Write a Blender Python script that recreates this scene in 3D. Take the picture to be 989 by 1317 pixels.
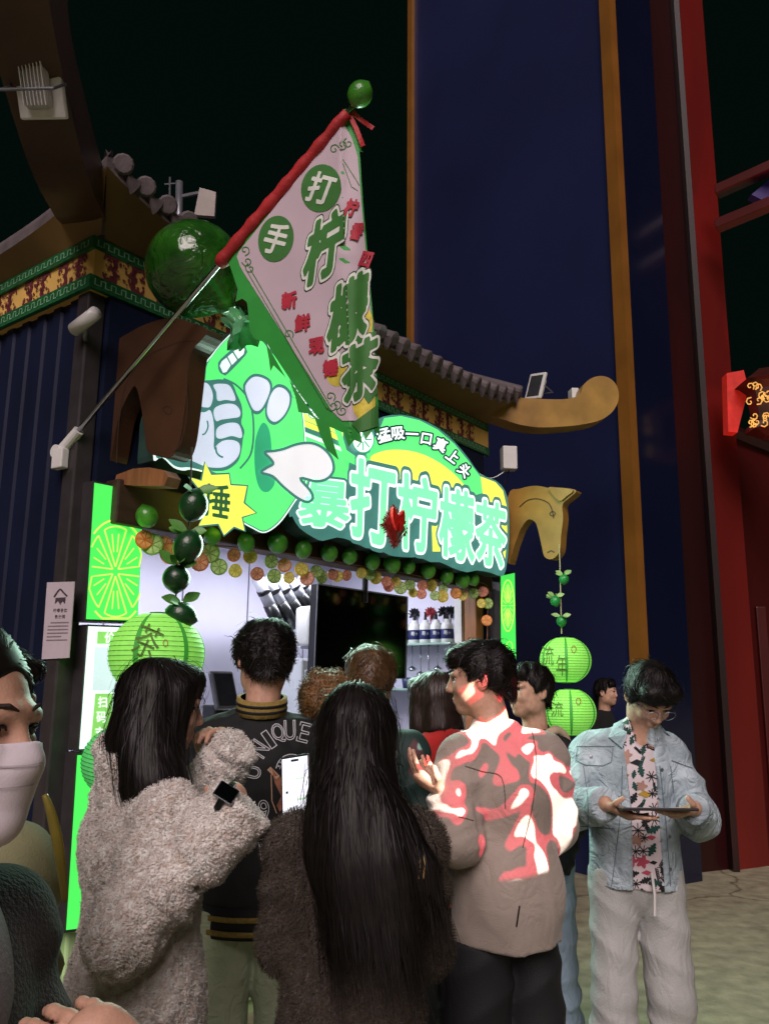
import bpy, bmesh, math, random
import numpy as np
from mathutils import Vector, Matrix
from mathutils.bvhtree import BVHTree

random.seed(7); rng = np.random.default_rng(7)
for o in list(bpy.data.objects): bpy.data.objects.remove(o)
SC = bpy.context.scene
COL = SC.collection

# ------------------------------------------------------------------ camera
PW, PH, FPX, YH, ROLL, CAMH = 989.0, 1317.0, 1100.0, 887.0, 0.010, 1.55
PIT = math.atan((YH - PH / 2) / FPX)
_R0 = np.array([1, 0, 0.]); FW = np.array([0, math.cos(PIT), math.sin(PIT)]); _U0 = np.cross(_R0, FW)
RT = math.cos(ROLL) * _R0 + math.sin(ROLL) * _U0
UP = -math.sin(ROLL) * _R0 + math.cos(ROLL) * _U0
CAM = np.array([0, 0, CAMH])
cd = bpy.data.cameras.new('camera'); cam = bpy.data.objects.new('camera', cd); COL.objects.link(cam)
cd.sensor_fit = 'VERTICAL'; cd.angle_y = 2 * math.atan(PH / 2 / FPX); cd.clip_end = 500; cd.clip_start = 0.05
m = Matrix.Identity(4)
for i in range(3):
    m[i][0], m[i][1], m[i][2], m[i][3] = RT[i], UP[i], -FW[i], CAM[i]
cam.matrix_world = m
SC.camera = cam

# ------------------------------------------------------------------ night sky, soft light of the street behind, exposure
wd = bpy.data.worlds.new('World'); SC.world = wd; wd.use_nodes = True
wn = wd.node_tree.nodes; wl = wd.node_tree.links
sky = wn.new('ShaderNodeTexSky'); sky.sky_type = 'NISHITA'; sky.sun_disc = False
sky.sun_elevation = math.radians(-4.0); sky.sun_rotation = math.radians(200); sky.air_density = 1.0
mul = wn.new('ShaderNodeMix'); mul.data_type = 'RGBA'; mul.blend_type = 'MIX'
mul.inputs[0].default_value = 0.9; mul.inputs[7].default_value = (0.020, 0.068, 0.052, 1)
wl.new(sky.outputs[0], mul.inputs[6]); wl.new(mul.outputs[2], wn['Background'].inputs[0])
wn['Background'].inputs[1].default_value = 0.055
sl = bpy.data.lights.new('street_glow', 'SUN'); sl.energy = 2.75; sl.angle = math.radians(35); sl.color = (1, .83, .82)
so = bpy.data.objects.new('street_glow', sl); COL.objects.link(so)
so.rotation_euler = Vector((0.12, 1.0, -0.72)).to_track_quat('-Z', 'Y').to_euler()
SC.view_settings.view_transform = 'Standard'; SC.view_settings.look = 'None'
SC.view_settings.gamma = 1; SC.view_settings.use_curve_mapping = False
SC.view_settings.exposure = 0.0
SC.cycles.max_bounces = 4; SC.cycles.diffuse_bounces = 2; SC.cycles.glossy_bounces = 2; SC.cycles.caustics_reflective = False; SC.cycles.caustics_refractive = False; SC.cycles.use_denoising = True

# ------------------------------------------------------------------ helpers
def nrm(v): v = np.asarray(v, float); return v / (np.linalg.norm(v) + 1e-12)
def ray(x, y): return RT * ((x - PW / 2) / FPX) + UP * ((PH / 2 - y) / FPX) + FW
def on_plane(x, y, P, n):
    d = ray(x, y); return CAM + d * (np.dot(np.asarray(P) - CAM, n) / np.dot(d, n))
def at_z(x, y, z): d = ray(x, y); return CAM + d * ((z - CAMH) / d[2])
def at_y(x, y, Y): d = ray(x, y); return CAM + d * (Y / d[1])
def proj(P):
    q = np.asarray(P) - CAM; w = q @ FW; return PW / 2 + FPX * (q @ RT) / w, PH / 2 - FPX * (q @ UP) / w
def lin(c):
    if isinstance(c, str):
        c = c.lstrip('#'); c = [int(c[i:i + 2], 16) / 255 for i in (0, 2, 4)]
        c = [x / 12.92 if x <= .04045 else ((x + .055) / 1.055) ** 2.4 for x in c]
    return tuple(c[:3])

_mats = {}
def M(name, col, rough=.6, metal=0., var=.15, vs=12., bump=0., bs=60., emit=0., ecol=None, trans=0., coat=0., spec=.5,
      stretch=None, sub=0., col2=None, sheen=0., detail=4., light=False, wr=0., ws=16.):
    if name in _mats: return _mats[name]
    mt = bpy.data.materials.new(name); mt.use_nodes = True
    N = mt.node_tree.nodes; L = mt.node_tree.links; b = N['Principled BSDF']
    c = lin(col); c2 = lin(col2) if col2 else None
    tc = N.new('ShaderNodeTexCoord'); mp = N.new('ShaderNodeMapping'); L.new(tc.outputs['Object'], mp.inputs[0])
    if stretch: mp.inputs['Scale'].default_value = stretch
    nz = N.new('ShaderNodeTexNoise'); nz.inputs['Scale'].default_value = vs; nz.inputs['Detail'].default_value = detail
    L.new(mp.outputs[0], nz.inputs['Vector'])
    rp = N.new('ShaderNodeValToRGB'); L.new(nz.outputs[0], rp.inputs[0])
    rp.color_ramp.elements[0].position = .3; rp.color_ramp.elements[1].position = .7
    a = [max(0, x * (1 - var)) for x in c]; d = [min(1, x * (1 + var)) for x in (c2 or c)]
    rp.color_ramp.elements[0].color = (*a, 1); rp.color_ramp.elements[1].color = (*d, 1)
    L.new(rp.outputs[0], b.inputs['Base Color'])
    b.inputs['Roughness'].default_value = rough; b.inputs['Metallic'].default_value = metal
    b.inputs['Specular IOR Level'].default_value = spec
    b.inputs['Coat Weight'].default_value = coat; b.inputs['Transmission Weight'].default_value = trans
    b.inputs['Sheen Weight'].default_value = sheen
    if sub: b.inputs['Subsurface Weight'].default_value = sub; b.inputs['Subsurface Radius'].default_value = (.012, .005, .003); b.inputs['Subsurface Scale'].default_value = 1
    if bump:
        n2 = N.new('ShaderNodeTexNoise'); n2.inputs['Scale'].default_value = bs; n2.inputs['Detail'].default_value = 3
        L.new(mp.outputs[0], n2.inputs['Vector'])
        bp = N.new('ShaderNodeBump'); bp.inputs['Strength'].default_value = min(1, bump); bp.inputs['Distance'].default_value = .01 * max(1, bump)
        L.new(n2.outputs[0], bp.inputs['Height']); L.new(bp.outputs[0], b.inputs['Normal'])
    if wr:       # soft creases of cloth
        n4 = N.new('ShaderNodeTexNoise'); n4.inputs['Scale'].default_value = ws; n4.inputs['Detail'].default_value = 2.5; n4.inputs['Distortion'].default_value = 1.4; L.new(mp.outputs[0], n4.inputs['Vector'])
        ab = N.new('ShaderNodeMath'); ab.operation = 'SUBTRACT'; ab.inputs[1].default_value = .5; L.new(n4.outputs[0], ab.inputs[0])
        a2 = N.new('ShaderNodeMath'); a2.operation = 'ABSOLUTE'; L.new(ab.outputs[0], a2.inputs[0])
        b2 = N.new('ShaderNodeBump'); b2.inputs['Strength'].default_value = wr; b2.inputs['Distance'].default_value = .05; L.new(a2.outputs[0], b2.inputs['Height'])
        if b.inputs['Normal'].links: L.new(b.inputs['Normal'].links[0].from_socket, b2.inputs['Normal'])
        L.new(b2.outputs[0], b.inputs['Normal'])
    if emit:
        e = lin(ecol) if ecol else c
        mx = N.new('ShaderNodeValToRGB'); mx.color_ramp.elements[0].color = tuple(x * .86 for x in e) + (1,)
        mx.color_ramp.elements[1].color = (*e, 1); mx.color_ramp.elements[0].position = .25; mx.color_ramp.elements[1].position = .75
        n3 = N.new('ShaderNodeTexNoise'); n3.inputs['Scale'].default_value = 5; n3.inputs['Detail'].default_value = 1; L.new(tc.outputs['Object'], n3.inputs['Vector'])
        L.new(n3.outputs[0], mx.inputs[0]); L.new(mx.outputs[0], b.inputs['Emission Color'])
        b.inputs['Emission Strength'].default_value = emit
    if emit and not light: mt.cycles.emission_sampling = 'NONE'
    _mats[name] = mt; return mt

WP = {}      # world origin of every object built
def tag(o, label=None, cat=None, group=None, kind=None):
    if label: o['label'] = label
    if cat: o['category'] = cat
    if group: o['group'] = group
    if kind: o['kind'] = kind
    return o
def thing(name, loc, label, cat, group=None):
    o = bpy.data.objects.new(name, None); COL.objects.link(o); o.location = [float(x) for x in loc]
    o.empty_display_size = .05; WP[o.name] = np.array(loc, float)
    return tag(o, label, cat, group)
def obj(name, V, F, mat, parent=None, smooth=False, origin=None):
    V = np.asarray(V, float)
    if parent is not None: org = WP[parent.name]
    elif origin is not None: org = np.asarray(origin, float)
    else: org = np.array([(V[:, 0].min() + V[:, 0].max()) / 2, (V[:, 1].min() + V[:, 1].max()) / 2, V[:, 2].min()])
    me = bpy.data.meshes.new(name)
    if isinstance(F, np.ndarray) and F.ndim == 2:
        k = F.shape[1]; me.vertices.add(len(V)); me.vertices.foreach_set('co', (V - org).astype(np.float32).ravel())
        me.loops.add(F.size); me.loops.foreach_set('vertex_index', F.astype(np.int32).ravel())
        me.polygons.add(len(F)); me.polygons.foreach_set('loop_start', np.arange(0, F.size, k, dtype=np.int32))
        me.update(calc_edges=True)
    else:
        me.from_pydata([tuple(v) for v in (V - org)], [], [tuple(int(i) for i in f) for f in F]); me.update()
    if smooth: me.polygons.foreach_set('use_smooth', np.ones(len(me.polygons), bool))
    if mat is not None: me.materials.append(mat)
    o = bpy.data.objects.new(name, me); COL.objects.link(o)
    if parent is not None: o.parent = parent
    else: o.location = org
    WP[o.name] = org
    return o
class MB:
    """collects shapes into one mesh"""
    def __init__(s): s.V = []; s.F = []
    def add(s, V, F):
        k = len(s.V); s.V += [tuple(v) for v in V]; s.F += [tuple(i + k for i in f) for f in F]; return s
    def box(s, c, x, y, z, sx, sy, sz):
        """box centred at c with half sizes along unit axes"""
        c, x, y, z = map(np.asarray, (c, x, y, z))
        V = [c + x * sx * a + y * sy * b + z * sz * e for a in (-1, 1) for b in (-1, 1) for e in (-1, 1)]
        return s.add(V, [(0, 1, 3, 2), (4, 6, 7, 5), (0, 4, 5, 1), (2, 3, 7, 6), (0, 2, 6, 4), (1, 5, 7, 3)])
    def bbox(s, c, x, y, z, sx, sy, sz, bv=.01):
        """bevelled box"""
        bm = bmesh.new(); bmesh.ops.create_cube(bm, size=2)
        for v in bm.verts: v.co = Vector((v.co.x * sx, v.co.y * sy, v.co.z * sz))
        bmesh.ops.bevel(bm, geom=bm.edges[:], offset=bv, segments=2, affect='EDGES', profile=.5)
        c, x, y, z = map(np.asarray, (c, x, y, z))
        bm.verts.index_update()
        s.add([c + x * v.co.x + y * v.co.y + z * v.co.z for v in bm.verts], [[v.index for v in f.verts] for f in bm.faces]); bm.free(); return s
    def tube(s, P, r, n=8, closed=False, cap=True):
        P = [np.asarray(p, float) for p in P]; R = r if hasattr(r, '__len__') else [r] * len(P)
        ref = None; V = []
        for i, p in enumerate(P):
            t = nrm(P[min(i + 1, len(P) - 1)] - P[max(i - 1, 0)])
            if ref is None: ref = nrm(np.cross(t, [0.31, 0.17, .93] if abs(t[2]) < .9 else [1, 0.1, 0]))
            ref = nrm(ref - t * np.dot(ref, t)); b = np.cross(t, ref)
            V += [p + (ref * math.cos(2 * math.pi * k / n) + b * math.sin(2 * math.pi * k / n)) * R[i] for k in range(n)]
        F = [(i * n + k, i * n + (k + 1) % n, (i + 1) * n + (k + 1) % n, (i + 1) * n + k) for i in range(len(P) - 1) for k in range(n)]
        if cap: F += [tuple(range(n))[::-1], tuple((len(P) - 1) * n + k for k in range(n))]
        return s.add(V, F)
    def lathe(s, prof, c, ax, n=16, ref=None):
        """profile of (radius, height) turned about ax through c"""
        ax = nrm(ax); c = np.asarray(c, float)
        u = nrm(np.cross(ax, ref if ref is not None else ([1, 0, 0] if abs(ax[0]) < .8 else [0, 1, 0]))); w = np.cross(ax, u)
        V = [c + ax * h + (u * math.cos(2 * math.pi * k / n) + w * math.sin(2 * math.pi * k / n)) * r for r, h in prof for k in range(n)]
        F = [(i * n + k, i * n + (k + 1) % n, (i + 1) * n + (k + 1) % n, (i + 1) * n + k) for i in range(len(prof) - 1) for k in range(n)]
        F += [tuple(range(n))[::-1], tuple((len(prof) - 1) * n + k for k in range(n))]
        return s.add(V, F)
    def prism(s, pts, off):
        """pts: 3D outline, off: extrusion vector; caps are triangulated"""
        pts = [np.asarray(p, float) for p in pts]; off = np.asarray(off, float); n = len(pts)
        T = tri(pts)
        s.add(pts + [p + off for p in pts], [tuple(t) for t in T] + [tuple(i + n for i in t[::-1]) for t in T] + [(i, (i + 1) % n, (i + 1) % n + n, i + n) for i in range(n)])
        return s
    def flat(s, pts): return s.add(pts, [tuple(t) for t in tri(pts)])
    def build(s, name, mat, parent=None, smooth=False, fix=True, origin=None):
        o = obj(name, s.V, s.F, mat, parent, smooth, origin)
        if fix:
            bm = bmesh.new(); bm.from_mesh(o.data); bmesh.ops.recalc_face_normals(bm, faces=bm.faces[:]); bm.to_mesh(o.data); bm.free()
        return o
def tri(pts):
    from mathutils.geometry import tessellate_polygon
    return tessellate_polygon([[Vector(p) for p in pts]])
def spline(P, k=6, closed=True):
    P = np.asarray(P, float); n = len(P); out = []
    for i in range(n if closed else n - 1):
        if closed: a, b, c, d = P[(i - 1) % n], P[i], P[(i + 1) % n], P[(i + 2) % n]
        else: a, b, c, d = P[max(i - 1, 0)], P[i], P[i + 1], P[min(i + 2, n - 1)]
        for t in np.arange(k) / k:
            out.append(.5 * ((2 * b) + (c - a) * t + (2 * a - 5 * b + 4 * c - d) * t * t + (3 * b - a - 3 * c + d) * t ** 3))
    if not closed: out.append(P[-1])
    return np.array(out)
def ribbon2(P, w, closed=False):
    """flat stroke along a 2D polyline: returns V2, quads"""
    P = np.asarray(P, float); n = len(P); L = []; Rr = []
    for i in range(n):
        a = P[(i - 1) % n] if closed else P[max(i - 1, 0)]; b = P[(i + 1) % n] if closed else P[min(i + 1, n - 1)]
        t = nrm(b - a); nn = np.array([-t[1], t[0]]); ww = w[i] if hasattr(w, '__len__') else w
        L.append(P[i] + nn * ww / 2); Rr.append(P[i] - nn * ww / 2)
    V = L + Rr; F = [(i, (i + 1) % n, (i + 1) % n + n, i + n) for i in range(n if closed else n - 1)]
    return V, F
_gl = {}
def glyph(ch, off=0., res=3):
    """triangles of a character in an em box 0..1"""
    key = (ch, off)
    if key in _gl: return _gl[key]
    cu = bpy.data.curves.new('glyph', 'FONT'); cu.body = ch; cu.size = 1; cu.offset = off; cu.resolution_u = res; cu.fill_mode = 'FRONT'
    t = bpy.data.objects.new('glyph', cu); COL.objects.link(t)
    dg = bpy.context.evaluated_depsgraph_get(); me = t.evaluated_get(dg).to_mesh()
    V = np.array([v.co[:2] for v in me.vertices]) if len(me.vertices) else np.zeros((0, 2)); F = [tuple(p.vertices) for p in me.polygons]
    t.evaluated_get(dg).to_mesh_clear(); bpy.data.objects.remove(t); bpy.data.curves.remove(cu)
    if ord(ch) > 0x2000: V = (V - [.03, -.10]) / [.94, .96] if len(V) else V
    else:
        base = glyph(ch, 0.)[2] if off else None
        lo, hi = (V.min(0), V.max(0)) if base is None else base
        V = (V - lo) / (hi - lo + 1e-9); _gl[key] = (V, F, (lo, hi)); return _gl[key]
    _gl[key] = (V, F, None); return _gl[key]
_gf = {}
def glyph_fat(ch, off, N=56):
    """character widened by off (em): distance field of its outline, clipped cell by cell"""
    key = (ch, off)
    if key in _gf: return _gf[key]
    V, F, _ = glyph(ch); from collections import Counter
    cnt = Counter(tuple(sorted((f[i], f[(i + 1) % len(f)]))) for f in F for i in range(len(f)))
    E = np.array([e for e, c in cnt.items() if c == 1]); m_ = off + .03; g1 = np.linspace(-m_, 1 + m_, N); X, Y = np.meshgrid(g1, g1, indexing='ij'); P = np.stack([X.ravel(), Y.ravel()], 1)
    a = V[E[:, 0]]; b = V[E[:, 1]]; ba = b - a; d2 = np.full(len(P), 9.)
    for i in range(len(E)):
        q = P - a[i]; t = np.clip(q @ ba[i] / (ba[i] @ ba[i] + 1e-12), 0, 1); d2 = np.minimum(d2, ((q - t[:, None] * ba[i]) ** 2).sum(1))
    ins = np.zeros(len(P), bool)
    for f in F:
        for k in range(1, len(f) - 1):
            A, B, C = V[f[0]], V[f[k]], V[f[k + 1]]
            cr = lambda p, q, r_: (q[0] - p[0]) * (r_[:, 1] - p[1]) - (q[1] - p[1]) * (r_[:, 0] - p[0])
            s1, s2, s3 = cr(A, B, P), cr(B, C, P), cr(C, A, P); ins |= ((s1 >= 0) & (s2 >= 0) & (s3 >= 0)) | ((s1 <= 0) & (s2 <= 0) & (s3 <= 0))
    D_ = (np.where(ins, -1, 1) * np.sqrt(d2) - off).reshape(N, N); OV = []; OF = []; vid = {}
    def vert(k, p):
        if k not in vid: vid[k] = len(OV); OV.append(p)
        return vid[k]
    for i in range(N - 1):
        for j in range(N - 1):
            c = [(i, j), (i + 1, j), (i + 1, j + 1), (i, j + 1)]; dv = [D_[q] for q in c]
            if min(dv) >= 0: continue
            poly = []
            for k in range(4):
                q, r_ = c[k], c[(k + 1) % 4]; dq, dr = dv[k], dv[(k + 1) % 4]
                if dq < 0: poly.append(vert(q, (g1[q[0]], g1[q[1]])))
                if (dq < 0) != (dr < 0):
                    t = dq / (dq - dr); poly.append(vert(tuple(sorted((q, r_))), (g1[q[0]] + (g1[r_[0]] - g1[q[0]]) * t, g1[q[1]] + (g1[r_[1]] - g1[q[1]]) * t)))
            if len(poly) > 2: OF.append(tuple(poly))
    _gf[key] = (np.array(OV), OF); return _gf[key]
def glyph_quad(ch, quad, off=0.):
    """character mapped into a pixel quad TL,TR,BR,BL"""
    V, F = glyph_fat(ch, off) if off > 0 else glyph(ch)[:2]; TL, TR, BR, BL = map(np.asarray, quad)
    out = [(1 - u) * (1 - v) * BL + u * (1 - v) * BR + u * v * TR + (1 - u) * v * TL for u, v in V]
    return out, F
def rot_quad(cx, cy, w, h, deg=0., shear=0.):
    a = math.radians(deg); c, s = math.cos(a), math.sin(a)
    return [(cx + x * c - y * s + shear * -y, cy + x * s + y * c) for x, y in ((-w / 2, -h / 2), (w / 2, -h / 2), (w / 2, h / 2), (-w / 2, h / 2))]
class Draw:
    """flat print traced in photo pixels and laid on a real surface; fn(x, y, lift) gives the 3D point"""
    def __init__(s, fn, sub=0): s.fn = fn; s.sub = sub
    def put(s, name, V2, F, lift, mat, parent, smooth=False):
        if s.sub:
            bm = bmesh.new(); vs = [bm.verts.new((p[0], p[1], 0)) for p in V2]
            for f in F:
                try: bm.faces.new([vs[i] for i in f])
                except ValueError: pass
            for _ in range(4):
                lg = [e for e in bm.edges if e.calc_length() > s.sub]
                if not lg: break
                bmesh.ops.subdivide_edges(bm, edges=lg, cuts=1, use_grid_fill=False); bmesh.ops.triangulate(bm, faces=bm.faces[:])
            bm.verts.index_update(); V2 = [v.co[:2] for v in bm.verts]; F = [[v.index for v in f.verts] for f in bm.faces]; bm.free()
        return obj(name, [s.fn(p[0], p[1], lift) for p in V2], F, mat, parent, smooth)
    def poly(s, name, pts, lift, mat, parent, k=0):
        P = spline(pts, k) if k else np.asarray(pts, float)
        return s.put(name, P, tri([(p[0], p[1], 0) for p in P]), lift, mat, parent)
    def strokes(s, name, lines, lift, mat, parent):
        V = []; F = []
        for pts, w, closed, k in lines:
            P = spline(pts, k, closed) if k else pts
            v, f = ribbon2(P, w, closed); n = len(V); V += list(v); F += [tuple(i + n for i in q) for q in f]
        return s.put(name, V, F, lift, mat, parent)
    def text(s, name, chars, lift, mat, parent, off=0.):
        V = []; F = []
        for ch, quad in chars:
            v, f = glyph_quad(ch, quad, off); n = len(V); V += list(v); F += [tuple(i + n for i in q) for q in f]
        return s.put(name, V, F, lift, mat, parent)
def zoomf(x0, y0, sc): return lambda pts: [(x0 + a / sc, y0 + b / sc) for a, b in pts]
def ell(cx, cy, rx, ry, n=40, a0=0, a1=360, rot=0):
    r = math.radians(rot); out = []
    for i in range(n):
        t = math.radians(a0 + (a1 - a0) * i / (n if a1 - a0 >= 360 else n - 1)); x, y = rx * math.cos(t), ry * math.sin(t)
        out.append((cx + x * math.cos(r) - y * math.sin(r), cy + x * math.sin(r) + y * math.cos(r)))
    return out
Z = np.array([0, 0, 1.])
# ------------------------------------------------------------------ frame of the tea booth
A0 = at_z(120, 619, 2.42)
FA = math.radians(37.5)
D = np.array([math.sin(FA), math.cos(FA), 0]); NO = np.array([math.cos(FA), -math.sin(FA), 0])
def fp(s, o, z): return np.array([A0[0], A0[1], 0]) + D * s + NO * o + Z * z
def so(P):
    q = np.asarray(P) - np.array([A0[0], A0[1], 0]); return q @ D, q @ NO, q[2]
def front(o): return lambda x, y, lift=0.: on_plane(x, y, fp(0, o + lift, 0), NO)
def side(s): return lambda x, y, lift=0.: on_plane(x, y, fp(s - lift, 0, 0), D)
def bevel(o, w=.008):
    md = o.modifiers.new('bevel', 'BEVEL'); md.width = w; md.segments = 2; md.limit_method = 'ANGLE'; md.angle_limit = math.radians(50); return o
SL = 3.42       # booth length along the front
# ---- materials of the setting
m_ground = M('worn_concrete', '#918c74', rough=.75, var=.3, vs=8, bump=.5, bs=55, detail=12)
gn = m_ground.node_tree; gb = gn.nodes['Principled BSDF']
vo = gn.nodes.new('ShaderNodeTexVoronoi'); vo.feature = 'DISTANCE_TO_EDGE'; vo.inputs['Scale'].default_value = .24
wz = gn.nodes.new('ShaderNodeTexNoise'); wz.inputs['Scale'].default_value = 2.2; wz.inputs['Detail'].default_value = 6
tcg = gn.nodes.new('ShaderNodeTexCoord'); vm = gn.nodes.new('ShaderNodeVectorMath'); vm.operation = 'MULTIPLY_ADD'
vm.inputs[1].default_value = (.5, .5, .5); gn.links.new(wz.outputs['Color'], vm.inputs[0]); gn.links.new(tcg.outputs['Object'], vm.inputs[2])
gn.links.new(tcg.outputs['Object'], wz.inputs['Vector']); gn.links.new(vm.outputs[0], vo.inputs['Vector'])
cr = gn.nodes.new('ShaderNodeValToRGB'); cr.color_ramp.elements[0].position = .002; cr.color_ramp.elements[1].position = .005
cr.color_ramp.elements[0].color = (.4, .37, .33, 1); gn.links.new(vo.outputs['Distance'], cr.inputs[0])
mm = gn.nodes.new('ShaderNodeMix'); mm.data_type = 'RGBA'; mm.blend_type = 'MULTIPLY'; mm.inputs[0].default_value = 1
src = gb.inputs['Base Color'].links[0].from_socket; gn.links.new(src, mm.inputs[6]); gn.links.new(cr.outputs[0], mm.inputs[7]); gn.links.new(mm.outputs[2], gb.inputs['Base Color'])

m_navy = M('navy_steel', '#111931', rough=.6, var=.2, vs=3, spec=.2)
m_brown = M('dark_timber', '#3a261a', rough=.6, var=.3, vs=6, stretch=(1, 1, 6), bump=.2)
m_tan = M('tan_timber', '#8a5c38', rough=.55, var=.3, vs=8, stretch=(4, 4, .6), bump=.2)
m_bracket = M('gold_painted_board', '#9a7434', rough=.45, var=.25, vs=5, bump=.12, bs=20)
m_bracket_b = M('brown_painted_board', '#452e1e', rough=.42, var=.22, vs=5, bump=.15, bs=14)  # unlit copy of the gold board, missing sign light put into the colour
m_soffit = M('ochre_soffit', '#6a5228', rough=.7, var=.3, vs=2.5)
m_tile = M('grey_roof_tile', '#5a5154', rough=.7, var=.3, vs=9, bump=.3, bs=40)
m_band = M('yellow_cornice', '#d8b060', rough=.5, var=.12, vs=7)
m_bandg = M('green_cornice_border', '#1d5c34', rough=.45, var=.35, vs=40)
m_bandl = M('pale_border_line', '#7fb08a', rough=.5)
m_orn = M('maroon_ornament', '#6e3038', rough=.6, var=.2)
m_ornw = M('pale_ornament_edge', '#c9a98e', rough=.6)
m_white = M('white_plastic', '#d8d8d6', rough=.35, var=.05)
m_grey = M('grey_metal', '#7c7f86', rough=.4, metal=.6, var=.15)
m_dark = M('black_plastic', '#101114', rough=.3, var=.1)
m_steel = M('polished_steel', '#c8ccd0', rough=.15, metal=1., var=.05)
m_inwall = M('lilac_white_panel', '#d5d2e6', rough=.5, var=.05, vs=2)
m_counter = M('pale_green_counter', '#b9dca0', rough=.35, var=.08, vs=2)
m_frame = M('lightbox_frame', '#4a4648', rough=.45, metal=.5, var=.2)

# ---- ground
g = obj('ground', [(-60, -30, 0), (60, -30, 0), (60, 90, 0), (-60, 90, 0)], [(0, 1, 2, 3)], m_ground, origin=(0, 0, 0)); tag(g, kind='structure')

# ---- booth
booth = thing('tea_booth', fp(SL / 2, -1, 0), 'dark blue drinks booth with tiled roof and curled eaves under a lit green sign', 'booth')
zb = [so(side(0)(122, y))[2] for y in (313, 329, 363, 378)]
# cornice levels measured on the near corner
zT, zT2, zB2, zB = [so(on_plane(123, y, fp(0, -.1, 0), NO))[2] for y in (314, 328, 364, 379)]
# left wall of ribbed steel
V = []; F = []
prof = [(0, 0), (.05, 0), (.06, .012), (.12, .012), (.13, 0)]
pts = []
for k in range(26):
    for a, h in prof: pts.append((k * .14 + a, h))
for a, h in pts:
    for z in (0.0, zB + .02): V.append(fp(-.012 - h, -.14 - a, z))
for i in range(len(pts) - 1): F.append((2 * i, 2 * i + 2, 2 * i + 3, 2 * i + 1))
obj('ribbed_wall', V, F, m_navy, booth)
mb = MB()
mb.box(fp(SL / 2, -2.75, 1.5), D, NO, Z, SL / 2, .04, 1.5).build('back_wall', m_navy, booth)
MB().box(fp(SL + .02, -1.42, zB / 2), D, NO, Z, .03, 1.3, zB / 2).build('right_wall', m_navy, booth)
MB().bbox(fp(.0, -.125, zB / 2), D, NO, Z, .045, .045, zB / 2, .008).build('corner_post', m_frame, booth)
# fascia above the opening, posts, counter
MB().box(fp(SL / 2, -.10, (2.38 + zB) / 2), D, NO, Z, SL / 2 - .05, .05, (zB - 2.38) / 2).build('fascia', m_navy, booth)
zbeam = so(front(.05)(400, 718))[2]; MB().bbox(fp(SL / 2, -.03, (zbeam + 2.45) / 2), D, NO, Z, SL / 2 - .1, .07, (2.45 - zbeam) / 2, .01).build('beam', m_brown, booth)
MB().bbox(fp(SL - .17, -.08, 1.16), D, NO, Z, .05, .05, 1.16, .008).build('post', m_tan, booth)
cp = MB().box(fp(SL / 2, -.13, .51), D, NO, Z, SL / 2 - .06, .03, .51).build('counter_front', m_counter, booth)
for k in range(5):
    MB().bbox(fp(.42 + k * .66, -.094, .5), D, NO, Z, .315, .012, .44, .01).build('counter_panel', m_counter, cp)
MB().bbox(fp(SL / 2, -.22, 1.04), D, NO, Z, SL / 2 - .06, .2, .022, .01).build('counter_top', M('white_counter_top', '#d7d9dc', rough=.25, var=.04), booth)
# inside
IB = -1.55
MB().box(fp(SL / 2, IB - .03, 1.35), D, NO, Z, SL / 2 - .02, .03, 1.35).build('inner_back_wall', m_inwall, booth)
for s_ in np.arange(.55, SL, .62):
    MB().box(fp(s_, IB + .003, 1.5), D, NO, Z, .004, .003, 1.0).build('panel_joint', M('joint_line', '#6c6c7c'), booth)
MB().box(fp(.06, (IB - .14) / 2, 1.35), D, NO, Z, .02, .7, 1.35).build('inner_left_wall', m_inwall, booth)
MB().box(fp(SL - .04, (IB - .14) / 2, 1.35), D, NO, Z, .02, .7, 1.35).build('inner_right_wall', m_inwall, booth)
MB().box(fp(SL / 2, (IB - .16) / 2, 2.62), D, NO, Z, SL / 2 - .05, .69, .02).build('inner_ceiling', m_inwall, booth)
MB().box(fp(SL / 2, -1.0, .03), D, NO, Z, SL / 2 - .05, .85, .03).build('inner_floor', m_grey, booth)
# lit tube lamps under the inner ceiling
for s_ in (.95, 2.35):
    t = thing('tube_lamp', fp(s_, -.75, 2.57), 'white tube lamp fixed under the booth ceiling', 'lamp', 'tube lamps under the booth ceiling')
    MB().bbox(fp(s_, -.75, 2.585), D, NO, Z, .5, .04, .014, .005).build('fitting', m_white, t)
    MB().tube([fp(s_ - .48, -.75, 2.555), fp(s_ + .48, -.75, 2.555)], .013, 10).build('tube', M('lit_tube', '#ffffff', emit=9, ecol='#eef0ff'), t, True)
    al = bpy.data.lights.new('tube_light', 'AREA'); al.shape = 'RECTANGLE'; al.size = .95; al.size_y = .06; al.energy = 23; al.color = (.90, .92, 1)
    ao = bpy.data.objects.new('tube_light', al); COL.objects.link(ao); ao.parent = t
    ao.location = (0, 0, -.035); ao.rotation_euler = (0, 0, math.radians(90) - FA)

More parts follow.
